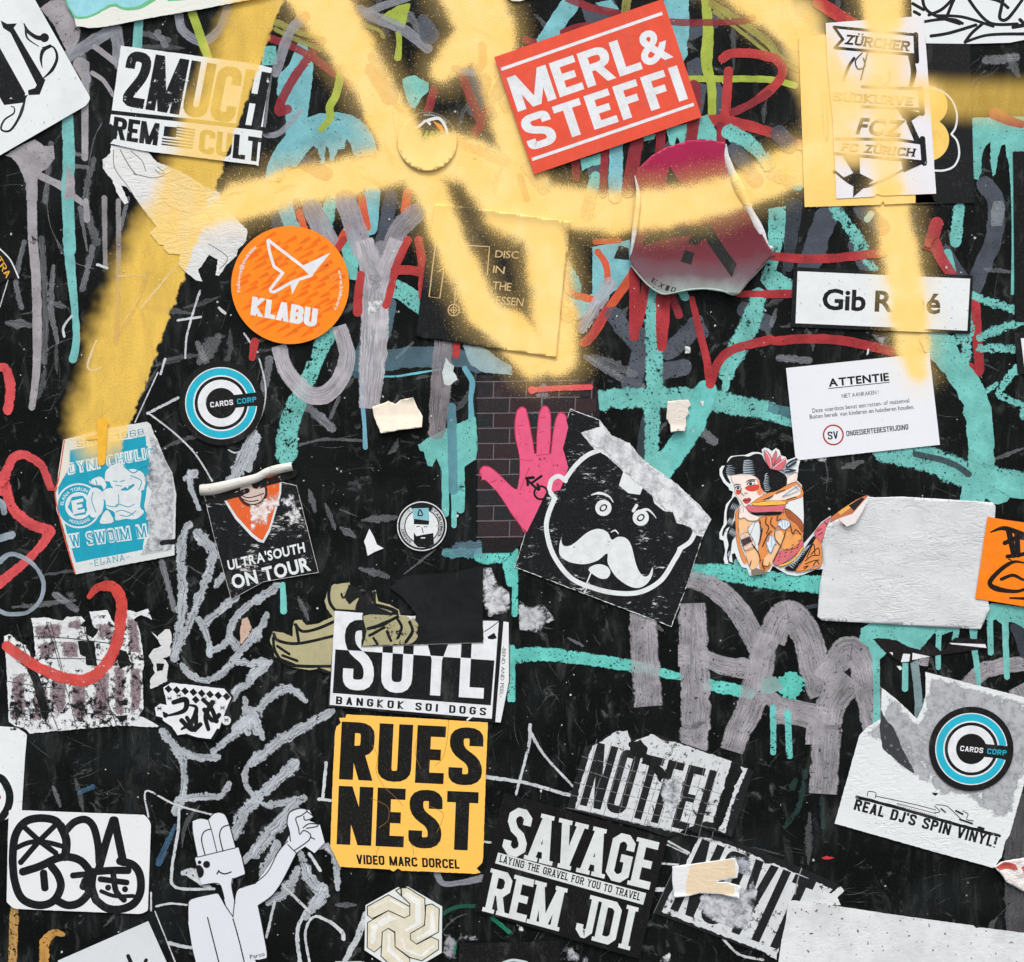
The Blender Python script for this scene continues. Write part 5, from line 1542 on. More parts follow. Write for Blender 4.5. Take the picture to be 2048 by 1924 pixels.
# ---- tattoo style woman
s = sticker('woman_sticker', 'W 345,240 380,200 480,190 560,185 650,150 720,150 772,168 762,120 800,95 850,108 890,140 940,100 985,130 1002,190 1060,210 1078,252 1180,215 1240,262 1220,330 1214,400 1200,500 1260,560 1275,700 1285,950 1272,1300 1420,1130 1500,1020 1620,940 1600,1200 1540,1600 1420,1612 1290,1668 1190,1690 1080,1668 980,1610 900,1560 862,1640 830,1632 640,1690 610,1680 580,1592 520,1580 470,1500 430,1402 392,1420 402,1522 370,1512 345,1470 350,1538 305,1535 290,1480 310,1380 290,1250 240,1230 238,1150 290,1050 300,900 320,800 390,720 408,640 360,622 354,592 290,530 242,440 240,360 270,322 320,316', Wp, 'die cut white sticker of a tattoo style woman with a red flower in dark hair', level=2, rough=.2)
HR = ink((20, 22, 26)); SK = ink((244, 232, 222)); SKo = ink((228, 146, 84)); SKl = ink((246, 200, 150)); RS = ink((214, 78, 62)); PKb = ink((216, 112, 122)); YB = ink((244, 190, 88)); HL = ink((196, 214, 226)); LB = ink((84, 150, 190)); BR = ink((166, 94, 58))
def wshape(q, m_, nm, sm=True, outline=True):
    shape(s, 'W '+q, m_, nm, smooth=sm)
    if outline: line(s, 'W '+q+' '+q.split()[0], 2.4, HR, 'ink_outline', wob=.2)
def wlines(t, m_, nm): lines(s, t, m_, nm)
wshape('350,260 400,212 520,197 600,205 680,172 760,182 800,260 870,350 960,380 1060,440 1080,520 1060,570 950,630 830,660 770,620 745,560 735,500 680,450 560,420 380,440 335,440 378,540 330,520 276,420 292,340', HR, 'hair', True, False)
wshape('430,700 480,770 490,800 430,890 420,960 380,1060 320,1110 285,1200 270,1180 290,1100 330,1040 325,940 345,820', HR, 'hair_lock', True, False)
wshape('470,960 480,1080 450,1180 400,1250 380,1380 345,1500 330,1400 350,1300 330,1180 380,1050 440,990', HR, 'hair_lock', True, False)
wshape('430,920 480,820 500,800 480,860 470,1050 500,1300 590,1520 550,1540 500,1450 450,1250 440,1100', SKo, 'outer_arm')
wshape('740,960 850,930 1000,900 1060,850 1150,900 1275,1040 1262,1250 1180,1340 1040,1370 980,1360 900,1530 830,1622 740,1590 740,1480 720,1380 740,1200 760,1100 720,1000', SKo, 'back')
wshape('1062,1120 1180,1165 1250,1180 1225,1285 1080,1358 1005,1335 1040,1230', ink((240, 168, 98)), 'belly')
wshape('1050,850 1150,900 1275,1040 1268,1150 1200,1050 1100,980 1060,920', BR, 'leaf_tattoo')
wshape('905,1150 1000,1130 1040,1230 980,1360 900,1530 820,1560 770,1500 860,1380', SKl, 'arm_light', True, False)
wshape('480,950 600,930 740,980 590,1090 610,1180 640,1290 720,1400 740,1480 690,1590 620,1600 560,1400 500,1200 472,1080', SKl, 'forearm')
wshape('590,1100 680,1000 650,1100 612,1180', Wi, 'gap', False)
wshape('640,780 700,700 830,660 950,630 1060,570 1190,520 1262,600 1268,700 1090,765 1050,800 650,800', SKo, 'upper_arm')
wshape('800,745 900,690 1000,650 1100,610 1200,560 1250,650 1200,700 1050,740 900,758', SK, 'upper_arm_light', True, False)
wshape('1080,460 1200,400 1195,510 1075,550', SK, 'wrist', False)
wshape('380,440 540,430 600,422 700,465 738,520 750,590 790,640 770,690 690,740 640,780 560,830 510,770 450,690 430,640 425,560 390,500', SK, 'face')
wshape('690,470 738,520 750,590 788,640 740,690 700,640 720,560', ink((232, 150, 110)), 'face_side', True, False)
wshape('440,622 505,620 500,660 478,684 445,668', RS, 'cheek', True, False); wshape('552,596 600,566 715,552 728,600 680,636 600,634', RS, 'cheek', True, False)
wshape('430,590 460,572 500,590 498,618 440,618', Wi, 'eye'); wshape('582,556 610,520 670,512 680,540 630,568', Wi, 'eye')
shape(s, disc(*P('W 468,598')[0], 2.6, 20), HR, 'pupil'); shape(s, disc(*P('W 625,545')[0], 3.0, 20), HR, 'pupil')
wshape('525,750 560,722 580,730 592,716 632,736 605,778 562,790', ink((196, 70, 80)), 'lips')
wlines("""
4 9 5|W 412,572 440,550 502,558
4 10 5|W 565,528 604,500 684,490
7|W 428,596 462,572 500,584
8|W 580,552 612,518 676,508
5|W 512,600 504,656 545,692
5|W 548,655 565,672 580,655
4|W 527,752 580,750 630,738""", HR, 'face_line')
for q in (('330,350 400,345 430,352', '325,375 390,372 425,380', '322,400 380,398 420,405', '330,425 390,420 430,424', '340,322 400,318')):
    wlines('5 1|W '+q, HL, 'hair_highlight')
for i in range(9): wlines(f'6 5 1|W {545-10*math.sin(i*.35)},{262+i*20} {590},{252+i*22} {650+i*4},{262+i*21}', HL, 'hair_highlight')
for i in range(10): wlines(f'5 4 1|W {830-i*9+max(0,i-5)*14},{415+i*24} {800+max(0,i-5)*10},{440+i*21} {850+max(0,i-6)*8},{448+i*17}', HL, 'hair_highlight')
for x_, y_, n_, dx in ((390, 780, 5, 18), (350, 960, 5, 14), (370, 1090, 6, 14), (345, 1370, 3, 12)):
    for i in range(n_): wlines(f'1 5 1|W {x_+i*dx+20},{y_+i*7} {x_+i*dx},{y_+40+i*7} {x_+i*dx-16},{y_+80+i*7}', HL, 'hair_highlight')
wshape('640,772 700,775 900,752 1072,766 1058,800 900,810 700,816 645,802', YB, 'sleeve_trim'); wshape('590,800 650,816 850,822 1050,802 1030,870 1040,900 900,890 700,902 605,882 566,842', PKb, 'sleeve')
wshape('620,904 700,898 900,892 1010,892 1000,922 800,936 655,930', HR, 'sleeve_shadow', True, False)
wshape('490,862 540,822 568,850 618,912 700,942 738,962 690,1000 600,1000 540,960 500,980 474,960', SK, 'hand')
wlines("4|W 500,880 505,910\n4|W 535,850 530,900", PKb, 'finger_line')
wshape('490,1188 590,1150 682,1310 552,1372', ink((236, 206, 188)), 'bracelet', False); wshape('505,1240 612,1198 645,1258 535,1318', ink((70, 50, 52)), 'bracelet_band', False)
wshape('862,1190 920,1205 945,1300 915,1292 872,1404 830,1350 822,1268 850,1260', ink((222, 234, 242)), 'tattoo_leaf', False, False); wshape('960,1034 1010,992 1090,1002 1120,1050 1060,1110 1000,1090', ink((226, 236, 242)), 'tattoo_rose', True, False)
wlines("""
5|W 862,1190 820,1270 872,1404 925,1290 945,1300 900,1200
4|W 885,1180 880,1330
5|W 965,1040 1010,995 1080,1000 1118,1050 1060,1108
4|W 1010,1010 1020,1080
4|W 1050,1005 1050,1085
4|W 1085,1020 1075,1080
5|W 920,1140 960,1060 1000,1090 930,1130
5|W 1020,700 1130,620 1230,560
5|W 1020,700 1100,680 1210,630
4|W 1160,560 1250,640""", LB, 'blue_ink_line')
wlines("""
6|W 940,662 990,640 1050,620
7 10 5|W 790,740 850,720 905,690
6|W 1070,740 1130,720 1190,705
6|W 820,960 810,1030 850,1080 820,1160
6|W 890,960 870,1030 930,1100
6|W 960,940 950,1000 1000,980
6|W 1110,1030 1150,1170 1180,1110 1250,1170
6|W 1060,1130 1010,1280 900,1510
7|W 770,1320 830,1190 880,1130
6|W 985,1300 930,1230 920,1150
7|W 720,1300 750,1180 740,1000
6|W 770,1100 740,1250
7|W 640,1290 720,1400 745,1500
6|W 780,1480 770,1560 800,1600
6|W 860,1520 840,1570 770,1560
6|W 630,1500 610,1560""", HR, 'ink_line')
wshape('982,1372 1040,1376 1180,1342 1260,1232 1270,1332 1130,1462 982,1550 908,1530', PKb, 'skirt')
for i in range(12):
    a_ = P(f'W {960+(i%4)*78+(i//4)*10},{1500-(i%4)*52-(i//4)*44}')[0]; multi(s, [(a_[0], a_[1], a_[0]+3.6, a_[1]-2.2)], 1.4, HR, 'dash')
wshape('1045,1592 1200,1500 1290,1350 1400,1192 1440,1200 1340,1400 1230,1540 1170,1625', HR, 'fishnet', True, False)
line(s, 'W 985,1560 1080,1530 1180,1460 1265,1340', 34*.6, HR, 'belt_outline'); line(s, 'W 985,1560 1080,1530 1180,1460 1265,1340', 14, YB, 'belt')
for i in range(13): wlines(f'6 3|W {1110+i*18},{1560-i*23+(i*i)*.3} {1150+i*18},{1590-i*24}', HL, 'fishnet_line')
wshape('1182,1630 1270,1500 1400,1270 1440,1220 1500,1300 1495,1560 1350,1612', SKo, 'thigh'); wshape('1412,1162 1500,1040 1612,962 1560,1080 1500,1262', PKb, 'skirt_edge')
wlines("""
7|W 1320,1460 1400,1290 1420,1420
7|W 1300,1500 1380,1440 1470,1430
7|W 1300,1540 1400,1500 1470,1490
7|W 1370,1420 1460,1340 1480,1420
7|W 1280,1580 1340,1560 1290,1600
7|W 1400,1560 1440,1500 1470,1540
6|W 1450,1130 1500,1100
6|W 1460,1180 1510,1150
6|W 1540,1020 1570,1050""", HR, 'leaf_line'); wlines("6|W 1350,1610 1400,1580 1475,1560", LB, 'blue_ink_line')
for q in ('790,122 840,150 885,230 895,290 880,368 840,320 802,240', '935,130 950,180 930,250 905,310 890,240', '985,190 1000,240 960,320 912,350 940,262', '1050,230 1060,290 1000,370 920,372 892,360 960,280'): wshape(q, PKb, 'flower_petal')
wlines("6 3|W 800,130 860,220 880,340\n5|W 1045,240 960,300 900,352", Wi, 'petal_light')
wshape('1060,322 1100,270 1182,236 1190,280 1120,332 1060,350', ink((48, 66, 74)), 'leaf'); wshape('1002,382 1090,360 1190,376 1110,402 1040,400', ink((48, 66, 74)), 'leaf'); wlines("6 2|W 1080,320 1140,280 1180,256\n5|W 1030,388 1100,376", HL, 'leaf_light')
wshape('632,1612 700,1590 842,1640 800,1662 632,1682', ink((128, 118, 106)), 'bent_corner', False, False)
# ---- blank peeled sheet
def wb(x, y):
    c = max(0, 1-math.hypot(x-1700, y-1020)/90); r = max(0, (x-1955)/35)*max(0, (y-1200)/60); return 6*c*c+5*r+.8*noise.noise(Vector((x*.02, y*.05, 1)))+.5
s = sticker('colour_print_strip', 'C4 340,390 400,330 460,285 540,225 650,150 735,112 760,128 660,240 560,330 420,420', ink((196, 120, 84)), 'narrow strip of coloured print peeking out at the upper left of the blank white sheet', 'paper scrap', level=1, rough=.5)
for q, c_ in (('C4 360,380 450,300 480,330 400,400', (196, 84, 92)), ('C4 520,240 640,160 650,180 540,262', (232, 180, 90)), ('C4 600,190 700,130 720,140 640,230', (40, 36, 40))): shape(s, q, ink(c_), 'print_patch')
s = sticker('blank_sheet', 'C4 745,124 800,130 1000,124 1300,142 1670,166 1692,190 1694,215 1640,920 1650,960 1580,1114 400,1048 366,1020 384,780 412,640 400,420 440,335 515,290 570,345 640,320 705,190', paper((208, 214, 217), .3, .34), 'large blank white sheet peeled and wrinkled, next to the orange tag sticker', 'poster', level=3, warp=wb, grid=7, rough=.4, thick=.0010)
def wf(x, y): return 8+5*math.sin((x-1675)*.06)
shape(s, 'C4 512,288 620,250 690,170 742,114 700,220 640,322 575,346', paper((228, 226, 224), .1, .1), 'folded_flap', warp=lambda x, y: 9, grid=5)
# ---- orange tag sticker
s = sticker('orange_tag_sticker', 'C4 1632,274 1760,296 2010,330 2010,960 1540,884', ink((250, 134, 22), spray=False), 'orange sticker with black marker tag at the right edge', level=5)
lines(s, '''
10 34 40 44|C4 1655,390 1740,360 1830,380 1960,440
44|C4 1790,380 1830,560
34|C4 1760,470 1860,430 1960,440
30|C4 1780,570 1860,560 1960,540
40|C4 1850,400 1860,560
10|C4 1790,590 1810,600
10 30 34 40 26 20|C4 1913,620 1830,610 1740,660 1650,760 1700,810 1850,830 1960,790
26 24 14|C4 1735,740 1820,710 1890,740 1960,760
14 24|C4 1800,880 1960,885''', ink((24, 22, 20), spray=False, wear=.05), 'marker_line')
# ---- torn black and white letter poster, left
s = sticker('torn_letter_poster', 'C1 235,1032 330,1026 470,1052 500,1022 610,1015 638,1050 600,1085 640,1100 645,1150 700,1180 725,1140 700,1090 690,1060 672,985 800,970 852,1062 930,1075 940,966 1020,990 1110,962 1138,1044 1060,1005 1000,1040 1045,1110 1080,1380 1065,1420 1075,1700 1040,1760 1130,1800 1190,1840 D1 1180,112 900,100 230,156 190,125 100,98 70,70 C1 45,1310 34,1170 70,1150 110,1180 210,1250 240,1340 270,1310 250,1090', paper((220, 226, 228), .4, .2), 'torn white poster with grainy purple block letters, crossed by the red hook', 'poster', level=1, rough=1.5)
GP = residue((150, 134, 140), .62, .2, c2=(70, 62, 66))
for q in ('C1 85,1460 190,1440 210,1780 95,1800', 'C1 250,1090 470,1060 460,1180 270,1190', 'C1 500,1060 600,1040 620,1120 510,1110', 'C1 690,1080 840,1060 850,1180 700,1200 740,1130', 'C1 950,1010 1030,1060 1060,1300 960,1280', 'C1 280,1220 440,1200 420,1320 300,1340', 'C1 460,1210 580,1200 590,1320 470,1330', 'C1 400,1480 500,1500 500,1720 420,1780 370,1600', 'C1 530,1540 650,1500 660,1790 540,1800', 'C1 700,1500 820,1400 820,1790 690,1780', 'C1 850,1380 940,1420 930,1760 850,1760', 'C1 970,1400 1060,1400 1060,1680 980,1760', 'C1 250,1480 360,1560 380,1800 240,1800'):
    shape(s, q, GP, 'grainy_letter', rough=1.5)
tear = ink((16, 20, 20), spray=False); crk = ink((20, 24, 24), spray=False, wear=1.0)
blob('C1 60,1060 1130,985 1080,1400 1060,1790 900,1868 80,1868', ink((18, 22, 22), spray=False, wear=1.02), 'worn_holes', s, rough=1)
for q in ('C1 110,1340 240,1410 290,1450 330,1560 370,1740 350,1800 320,1780 240,1500 200,1400', 'C1 585,1200 710,1205 730,1390 650,1380 640,1320 600,1300', 'C1 880,1260 950,1280 990,1380 900,1410 880,1340 860,1370 840,1350', 'C1 650,1150 700,1180 740,1120 690,1085 650,1110', 'C1 330,1240 350,1230 365,1255 340,1255', 'C1 880,1650 960,1640 950,1680 900,1690', 'C1 860,1760 960,1755 940,1790 900,1810', 'C1 400,1310 340,1350 350,1330'):
    blob(q, tear, 'tear', s, rough=1.6)
lines(s, '''
6|C1 130,1080 200,1300 330,1600 440,1868
5|C1 350,1060 500,1560 580,1868
6|C1 620,1060 730,1450 890,1868
5|C1 40,1500 300,1540 480,1560
6|C1 260,1170 500,1180 900,1230
5|C1 300,1330 640,1335 1000,1370
6|C1 640,1740 860,1755
5|C1 60,1720 400,1730
5|C1 380,1060 470,1420''', ink((50, 54, 56), spray=False), 'crack')
s2 = sticker('torn_letter_scrap', 'C1 1140,1140 1180,1170 1230,1120 1270,1110 1285,1170 1275,1250 1280,1310 1220,1330 1260,1370 1250,1500 1180,1540 1130,1560 1120,1500 1160,1440 1140,1360 1110,1310 1150,1260 1210,1240 1180,1190', paper((214, 218, 220), .4, .2), 'ragged white scrap just right of the torn letter poster', 'paper scrap', level=1, rough=2)
blob('C1 1170,1370 1230,1370 1220,1420 1175,1430', tear, 'tear', s2, rough=1)
stroke('C1 670,870 740,800 850,800 910,900 905,1020 880,1200 800,1370 680,1480 540,1490 380,1440 260,1380 150,1310 55,1240', [40, 80, 90, 92, 88, 90, 94, 96, 92, 90, 80, 90, 80], paint((214, 78, 70), edge=.16, streak=.18, pits=.3, spray=False), 'paint_stroke', WALL, h=.0012, label='red brushed hook across the torn letter poster')
# ---- chequered sticker
s = sticker('chequered_sticker', 'C1 1268,1486 1690,1536 1748,1618 1712,1720 1740,1770 1720,1830 1660,1840 D1 1650,130 1600,212 1480,200 1300,150 1280,110 1210,50 C1 1215,1800 1160,1770 1146,1700 1190,1655 1225,1640 1205,1560', ink((16, 18, 20), spray=False), 'die cut black and white sticker with a chequered top and blackletter curls', level=2)
shape(s, 'C1 1280,1512 1680,1558 1730,1622 1690,1720 1640,1860 D1 1625,120 1580,198 1480,188 1400,160 1330,170 1290,110 1220,60 1225,0 C1 1240,1780 1170,1760 1160,1700 1200,1670 1250,1680 1240,1620 1222,1550', WN, 'white_face', rough=.8)
shape(s, disc(*P('C1 1694,1795')[0], 9), WN, 'white_face')
for i in range(8):
    for j in (0, 1):
        if j and i != 3: continue
        cx_, cy_ = P(f'C1 {1262+i*62+j*18},{1560+i*8+j*56}')[0]; r = 8; shape(s, [(cx_-r, cy_-1), (cx_, cy_-r), (cx_+r, cy_+1), (cx_, cy_+r)], KN, 'check')
lines(s, '''
34 44 30 14|C1 1300,1660 1390,1640 1380,1720 1250,1760
14 40|C1 1225,1735 1240,1755
14 36 40 16|C1 1420,1680 1470,1700 1440,1800 1360,1860
30 36|C1 1520,1640 1580,1700 1620,1800 
36 34|D1 1360,60 1440,130 1500,90
40 30|C1 1590,1660 1540,1760 1560,1860
34|D1 1530,-20 1590,60 1640,20
30|C1 1470,1760 1460,1868 D1 1400,40''', KN, 'blackletter_curl')
for c0 in ('1270,1630', '1195,1705', '1665,1700', '1695,1790', '1340,1608', '1530,1632', '1600,1655'):
    c_ = P('C1 '+c0)[0]; multi(s, [(c_[0]-4, c_[1]-4, c_[0]+4, c_[1]+4), (c_[0]+4, c_[1]-4, c_[0]-4, c_[1]+4), (c_[0]-5, c_[1], c_[0]+5, c_[1])], 1.2, KN, 'small_star')
# ---- gold sneaker cut-out
s = sticker('gold_sneaker_sticker', 'C2 128,1130 200,1140 275,1170 275,1100 290,1050 340,1045 380,1085 470,1070 575,1020 530,960 515,900 540,820 580,780 700,765 720,830 770,870 790,930 850,940 880,900 870,830 895,820 915,910 1000,930 1070,970 1080,1010 1150,1030 1190,1010 1215,1070 1215,1160 1180,1230 780,1245 600,1260 560,1450 470,1410 400,1420 280,1400 200,1370 140,1310 130,1260 104,1200', ink((176, 172, 134), wear=.05), 'muted gold die cut sneaker sticker with thick black outlines, under the checkered word sticker', level=1, rough=1.0)
lines(s, '''
22 24 24 20|C2 560,770 545,850 560,930 620,1000
16|C2 680,860 650,880 640,850
24 22 24 24|C2 295,1080 350,1130 460,1110 600,1050
22|C2 300,1080 320,1200
24 22 22|C2 135,1150 170,1200 320,1220 600,1160
22 24 22|C2 130,1180 145,1280 220,1370 350,1390 580,1390
20|C2 160,1240 250,1300
20|C2 200,1310 310,1350
20|C2 190,1340 290,1380
22|C2 470,1410 580,1450
24|C2 885,840 885,930
26 30 26|C2 880,930 1000,960 1050,990 960,1010 850,1010
24|C2 820,1100 950,1060 1060,1010
22|C2 850,1130 960,1090 1030,1050
26|C2 840,1170 900,1140
22|C2 1160,1060 1180,1120 1120,1220
20|C2 900,1160 920,1220
20|C2 1050,1080 1100,1110''', K, 'thick_outline', wob=.1)
shape(s, 'C2 690,780 760,800 800,860 850,820 870,900 840,960 830,1240 790,1240 770,1000 740,960 770,880 700,930 660,880', ink((26, 28, 29), wear=.15), 'tear', rough=2)
for q in ('C2 1000,1100 1060,1070 1100,1120 1090,1170 1030,1160', 'C2 920,1090 960,1110 950,1180 900,1140', 'C2 1040,1150 1100,1180 1060,1220', 'C2 1110,1090 1150,1100 1130,1150'): shape(s, q, K, 'black_splotch', rough=2.5)
# ---- black peeled sheet (over the next one)
s = sticker('word_sticker', 'C2 598,962 772,972 770,1000 1700,1036 1892,1042 1895,1500 1832,1816 1770,1808 540,1692 545,1600', ink((20, 22, 24), spray=False), 'half torn black and white sticker with a split word and a line of capitals', level=2)
shape(s, 'C2 590,975 768,990 1700,1050 1815,1052 1762,1782 552,1678', WN, 'white_face'); shape(s, 'C2 1850,1055 1888,1062 1890,1500 1828,1810 1788,1806', paper((222, 228, 230), .1, spray=False), 'white_strip')
shape(s, 'C2 595,1264 1782,1347 1754,1682 575,1590', KN, 'black_panel')
q = 'C2 645,1562 1700,1632 672,1036'
words(s, 'SOYL', q, KN, wx=.33, wy=.15, gap=.24, clip=clip_v(.56, 1), rad=1.1); words(s, 'SOYL', q, WN, wx=.33, wy=.15, gap=.24, clip=clip_v(0, .556), rad=1.1)
words(s, 'BANGKOK SOI DOGS', 'C2 598,1672 1718,1758 601,1614', KN, wx=.34, wy=.19, gap=.62)
words(s, '-BEND AND PEEL-', 'C2 1842,1242 1820,1622 1868,1243', ink((60, 62, 64), spray=False), 'sans', spacing=1.1)
shape(s, 'C2 1730,1170 1780,1140 1800,1180 1770,1190 1735,1185', KN, 'printed_mark'); line(s, 'C2 1710,1130 1770,1090 1820,1050', 6, KN, 'tear_line')
line(s, 'C2 1580,1790 1608,1768', 14, WN, 'chip')
m, nb = newmat('black_sheet'); pos = nb.pos(); n1 = nb.noise(pos, .01, 6, .7, .5); n2 = nb.noise(nb.vm('MULTIPLY', pos, (1, 1, .3)), .05, 5, .7)
finish(m, nb, nb.mix(nb.mr(n2, .6, .8, 0, .35), nb.mix(nb.mr(n1, .4, .7), lin((17, 20, 21)), lin((32, 37, 38))), lin((80, 84, 84))), None, .6, .16, n2, .2, False)
s = sticker('peeled_black_sheet', 'C2 800,990 860,905 875,935 1000,985 1180,1070 1200,1000 1100,880 1000,800 1100,720 1300,700 1480,690 1690,640 1700,1212 1540,1216 1350,1222 1170,1226 1100,1232 790,1242', m, 'torn black sheet hanging over the top of the split word sticker', 'poster', level=3, rough=1.2)
lines(s, '5|C2 790,1242 1000,1236 1350,1224 1540,1218 1700,1213', ink((120, 124, 120), spray=False, wear=.3), 'torn_edge')
shape(s, 'C2 800,1020 860,1000 1000,1010 1080,1010 1180,1030 1215,1080 1205,1180 1170,1222 800,1236 830,1130', ink((168, 165, 128), wear=.42, spray=False), 'gold_remnant', rough=2)
lines(s, '26 30 24|C2 840,1110 940,1080 1060,1020\n22|C2 850,1160 960,1100\n20|C2 1060,1040 1090,1100 1060,1180\n24|C2 1150,1060 1170,1130 1120,1210\n20|C2 880,1180 910,1226\n20|C2 980,1130 1010,1200', KN, 'thick_outline', wob=.25)
# ---- small round bearded badge and triangle scrap
cx_, cy_ = P('C2 1240,345')[0]
s = sticker('round_portrait_badge', disc(cx_, cy_, 50.5, 72), ink((26, 28, 30), spray=False), 'small round black badge with a bearded man in a light blue cap', level=1, rough=.6)
ring(s, cx_, cy_, 47.5, 49.5, ink(WHT, wear=.35, spray=False), 'rim'); ring(s, cx_, cy_, 35, 43.5, ink((200, 206, 208), wear=.3, spray=False), 'lettering_ring', 30, 330); shape(s, disc(cx_, cy_, 33, 50), ink(WHT, wear=.1, spray=False), 'field')
words(s, 'ESTABLISHED', 'N 0,0 1,0 0,1', KN, 'sans', bold=.02, arc=(cx_, cy_, 36, 42, 20, 120)); words(s, 'BARBERS', 'N 0,0 1,0 0,1', KN, 'sans', bold=.02, arc=(cx_, cy_, 36, 42, 215, 262))
shape(s, 'C2 1170,212 1290,208 1296,305 1175,290', ink((130, 190, 200), spray=False), 'cap'); line(s, 'C2 1210,265 1225,220 1245,262 1210,265', 9, KN, 'cap_mark'); shape(s, 'C2 1180,290 1296,305 1290,335 1180,330', KN, 'hair')
shape(s, 'C2 1182,330 1290,335 1320,400 1310,420 1190,420', WN, 'face'); shape(s, 'C2 1180,390 1200,420 1240,410 1300,400 1325,395 1330,480 1280,505 1210,500 1180,470', KN, 'beard')
lines(s, '6|C2 1200,350 1225,345\n6|C2 1255,350 1280,348\n6|C2 1240,355 1250,395\n7|C2 1236,430 1262,430', KN, 'face_line'); line(s, 'C2 1236,432 1262,432', 8, WN, 'mouth')
s = sticker('paper_chip', 'C2 848,364 880,420 905,482 955,510 890,535 835,566 822,500 808,460', paper(WHT, .05, spray=False), 'small white triangular chip left of the round portrait badge', 'paper scrap', level=1)
shape(s, 'C2 905,480 945,458 965,490 950,505', ink((24, 26, 28), spray=False), 'dark_corner')
# ---- yellow text sticker
s = sticker('yellow_sticker', 'D2 678,15 1200,42 1733,76 1720,400 1698,1080 1690,1120 1650,1165 1680,1195 1640,1204 1090,1180 1060,1165 1030,1186 1000,1172 630,1152 600,1090 558,1000 575,500 592,150 602,108 636,78 622,42 670,40', paper((248, 194, 90), .06, .1, False, c2=(225, 165, 70)), 'square yellow sticker with two lines of heavy black capitals', level=3, rough=.6)
KC = ink((22, 23, 22), spray=False, crack=.18)
words(s, 'RUES', 'D2 622,499 1684,549 643,68', KC, wx=.415, wy=.19, gap=.13, rad=.8)
words(s, 'NEST', 'D2 604,984 1648,1033 621,547', KC, wx=.415, wy=.19, gap=.13, rad=.8)
words(s, 'VIDEO MARC DORCEL', 'D2 754,1130 1522,1168 750,1060', KC, wx=.34, wy=.2, gap=.14)
lines(s, '3|D2 870,240 910,330 900,440 960,560\n3|D2 1200,200 1190,300 1230,420\n3|D2 1440,60 1430,200 1400,330 1340,400\n3|D2 960,560 1050,640 1100,700\n3|D2 900,1060 920,1000\n3|D2 1180,1060 1170,980\n3|D2 1300,700 1400,760 1350,900\n3|D2 860,640 980,700 990,800 920,860', ink((150, 112, 50), spray=False), 'crease')
# ---- black college lettering sticker
s = sticker('black_college_sticker', 'D2 1853,598 D3 300,700 1160,940 947,1838 D2 1635,1478', ink((17, 18, 20), spray=False), 'tilted black sticker with white college style capitals around a white strip', level=4)
WC = ink((214, 222, 222), spray=False, wear=.04)
words(s, 'SAVAGE', 'D3 -84,1050 1022,1322 -6,697', WC, wx=.34, wy=.16, gap=.12, slab=True, chamfer=True, rad=.62)
words(s, 'REM JDI', 'D3 -206,1484 882,1776 -138,1166', WC, wx=.33, wy=.17, gap=.16, slab=True, chamfer=True, rad=.62)
shape(s, 'D3 -104,1044 1001,1348 978,1434 -126,1124', WC, 'white_strip'); words(s, 'LAYING THE GRAVEL FOR YOU TO TRAVEL', 'D3 -95,1114 952,1404 -84,1060', KN, wx=.28, wy=.18, gap=.22, slab=True)
# ---- two shredded letter stickers
def shredded(out, panel, word, q, label, lvl, bl):
    s = sticker('shredded_letter_sticker', out, ink((27, 30, 31), spray=False), label, level=lvl, rough=.8, group='shredded black and white letter stickers')
    shape(s, panel, ink((208, 215, 218), spray=False, wear=.42, scratch=.4), 'white_panel', rough=2.2)
    words(s, word, q, ink((28, 31, 32), spray=False, wear=.12, scratch=.25), wx=.36, wy=.12, gap=.2, rad=1)
    return s
s = shredded('D3 545,255 600,238 640,222 700,170 780,150 850,130 900,200 1000,180 1070,160 1250,222 1640,358 1700,380 1740,400 1802,440 1720,700 1640,930 1400,860 1240,900 1160,935 990,872 410,720 470,500', 'D3 600,250 660,222 720,180 780,142 860,140 890,220 960,200 1040,160 1110,200 1250,232 1640,368 1620,420 1680,400 1760,420 1640,700 1590,900 1540,880 1600,640 1560,600 1500,820 1430,820 1290,870 1240,900 900,820 470,718 520,500', 'NOTFEI', 'D3 505,690 1395,905 640,225', 'shredded white on black letter sticker with a cracked grid, above the college lettering', 2, 0)
r_ = random.Random(8); seg = []
for i in range(5):
    a = P(f'D3 {520-i*28},{330+i*95} {1700-i*35},{650+i*80}'); n = 10
    for k in range(n): t0, t1 = k/n, (k+.92)/n; seg.append((a[0][0]+(a[1][0]-a[0][0])*t0, a[0][1]+(a[1][1]-a[0][1])*t0+r_.uniform(-1.5, 1.5), a[0][0]+(a[1][0]-a[0][0])*t1, a[0][1]+(a[1][1]-a[0][1])*t1+r_.uniform(-1.5, 1.5)))
for i in range(11):
    a = P(f'D3 {640+i*100},{200+i*24} {480+i*100},{740+i*24}'); n = 6
    for k in range(n): t0, t1 = k/n, (k+.9)/n; seg.append((a[0][0]+(a[1][0]-a[0][0])*t0+r_.uniform(-1.5, 1.5), a[0][1]+(a[1][1]-a[0][1])*t0, a[0][0]+(a[1][0]-a[0][0])*t1+r_.uniform(-1.5, 1.5), a[0][1]+(a[1][1]-a[0][1])*t1))
multi(s, seg, 1.2, ink((120, 124, 124), spray=False, wear=.3), 'crack_grid')
shape(s, 'D3 1090,540 1180,470 1300,460 1250,560 1280,640 1230,720 1190,800 1150,700 1090,620', residue((200, 208, 214), .6, .07), 'paper_fibre', rough=2.5)
for q_ in ('D3 870,230 960,205 1010,270 1000,340 930,340 880,290', 'D3 1000,300 1100,380 1160,470 1100,520 1040,400 960,380'): shape(s, q_, ink((20, 24, 24), spray=False, wear=.25), 'tear', rough=3)
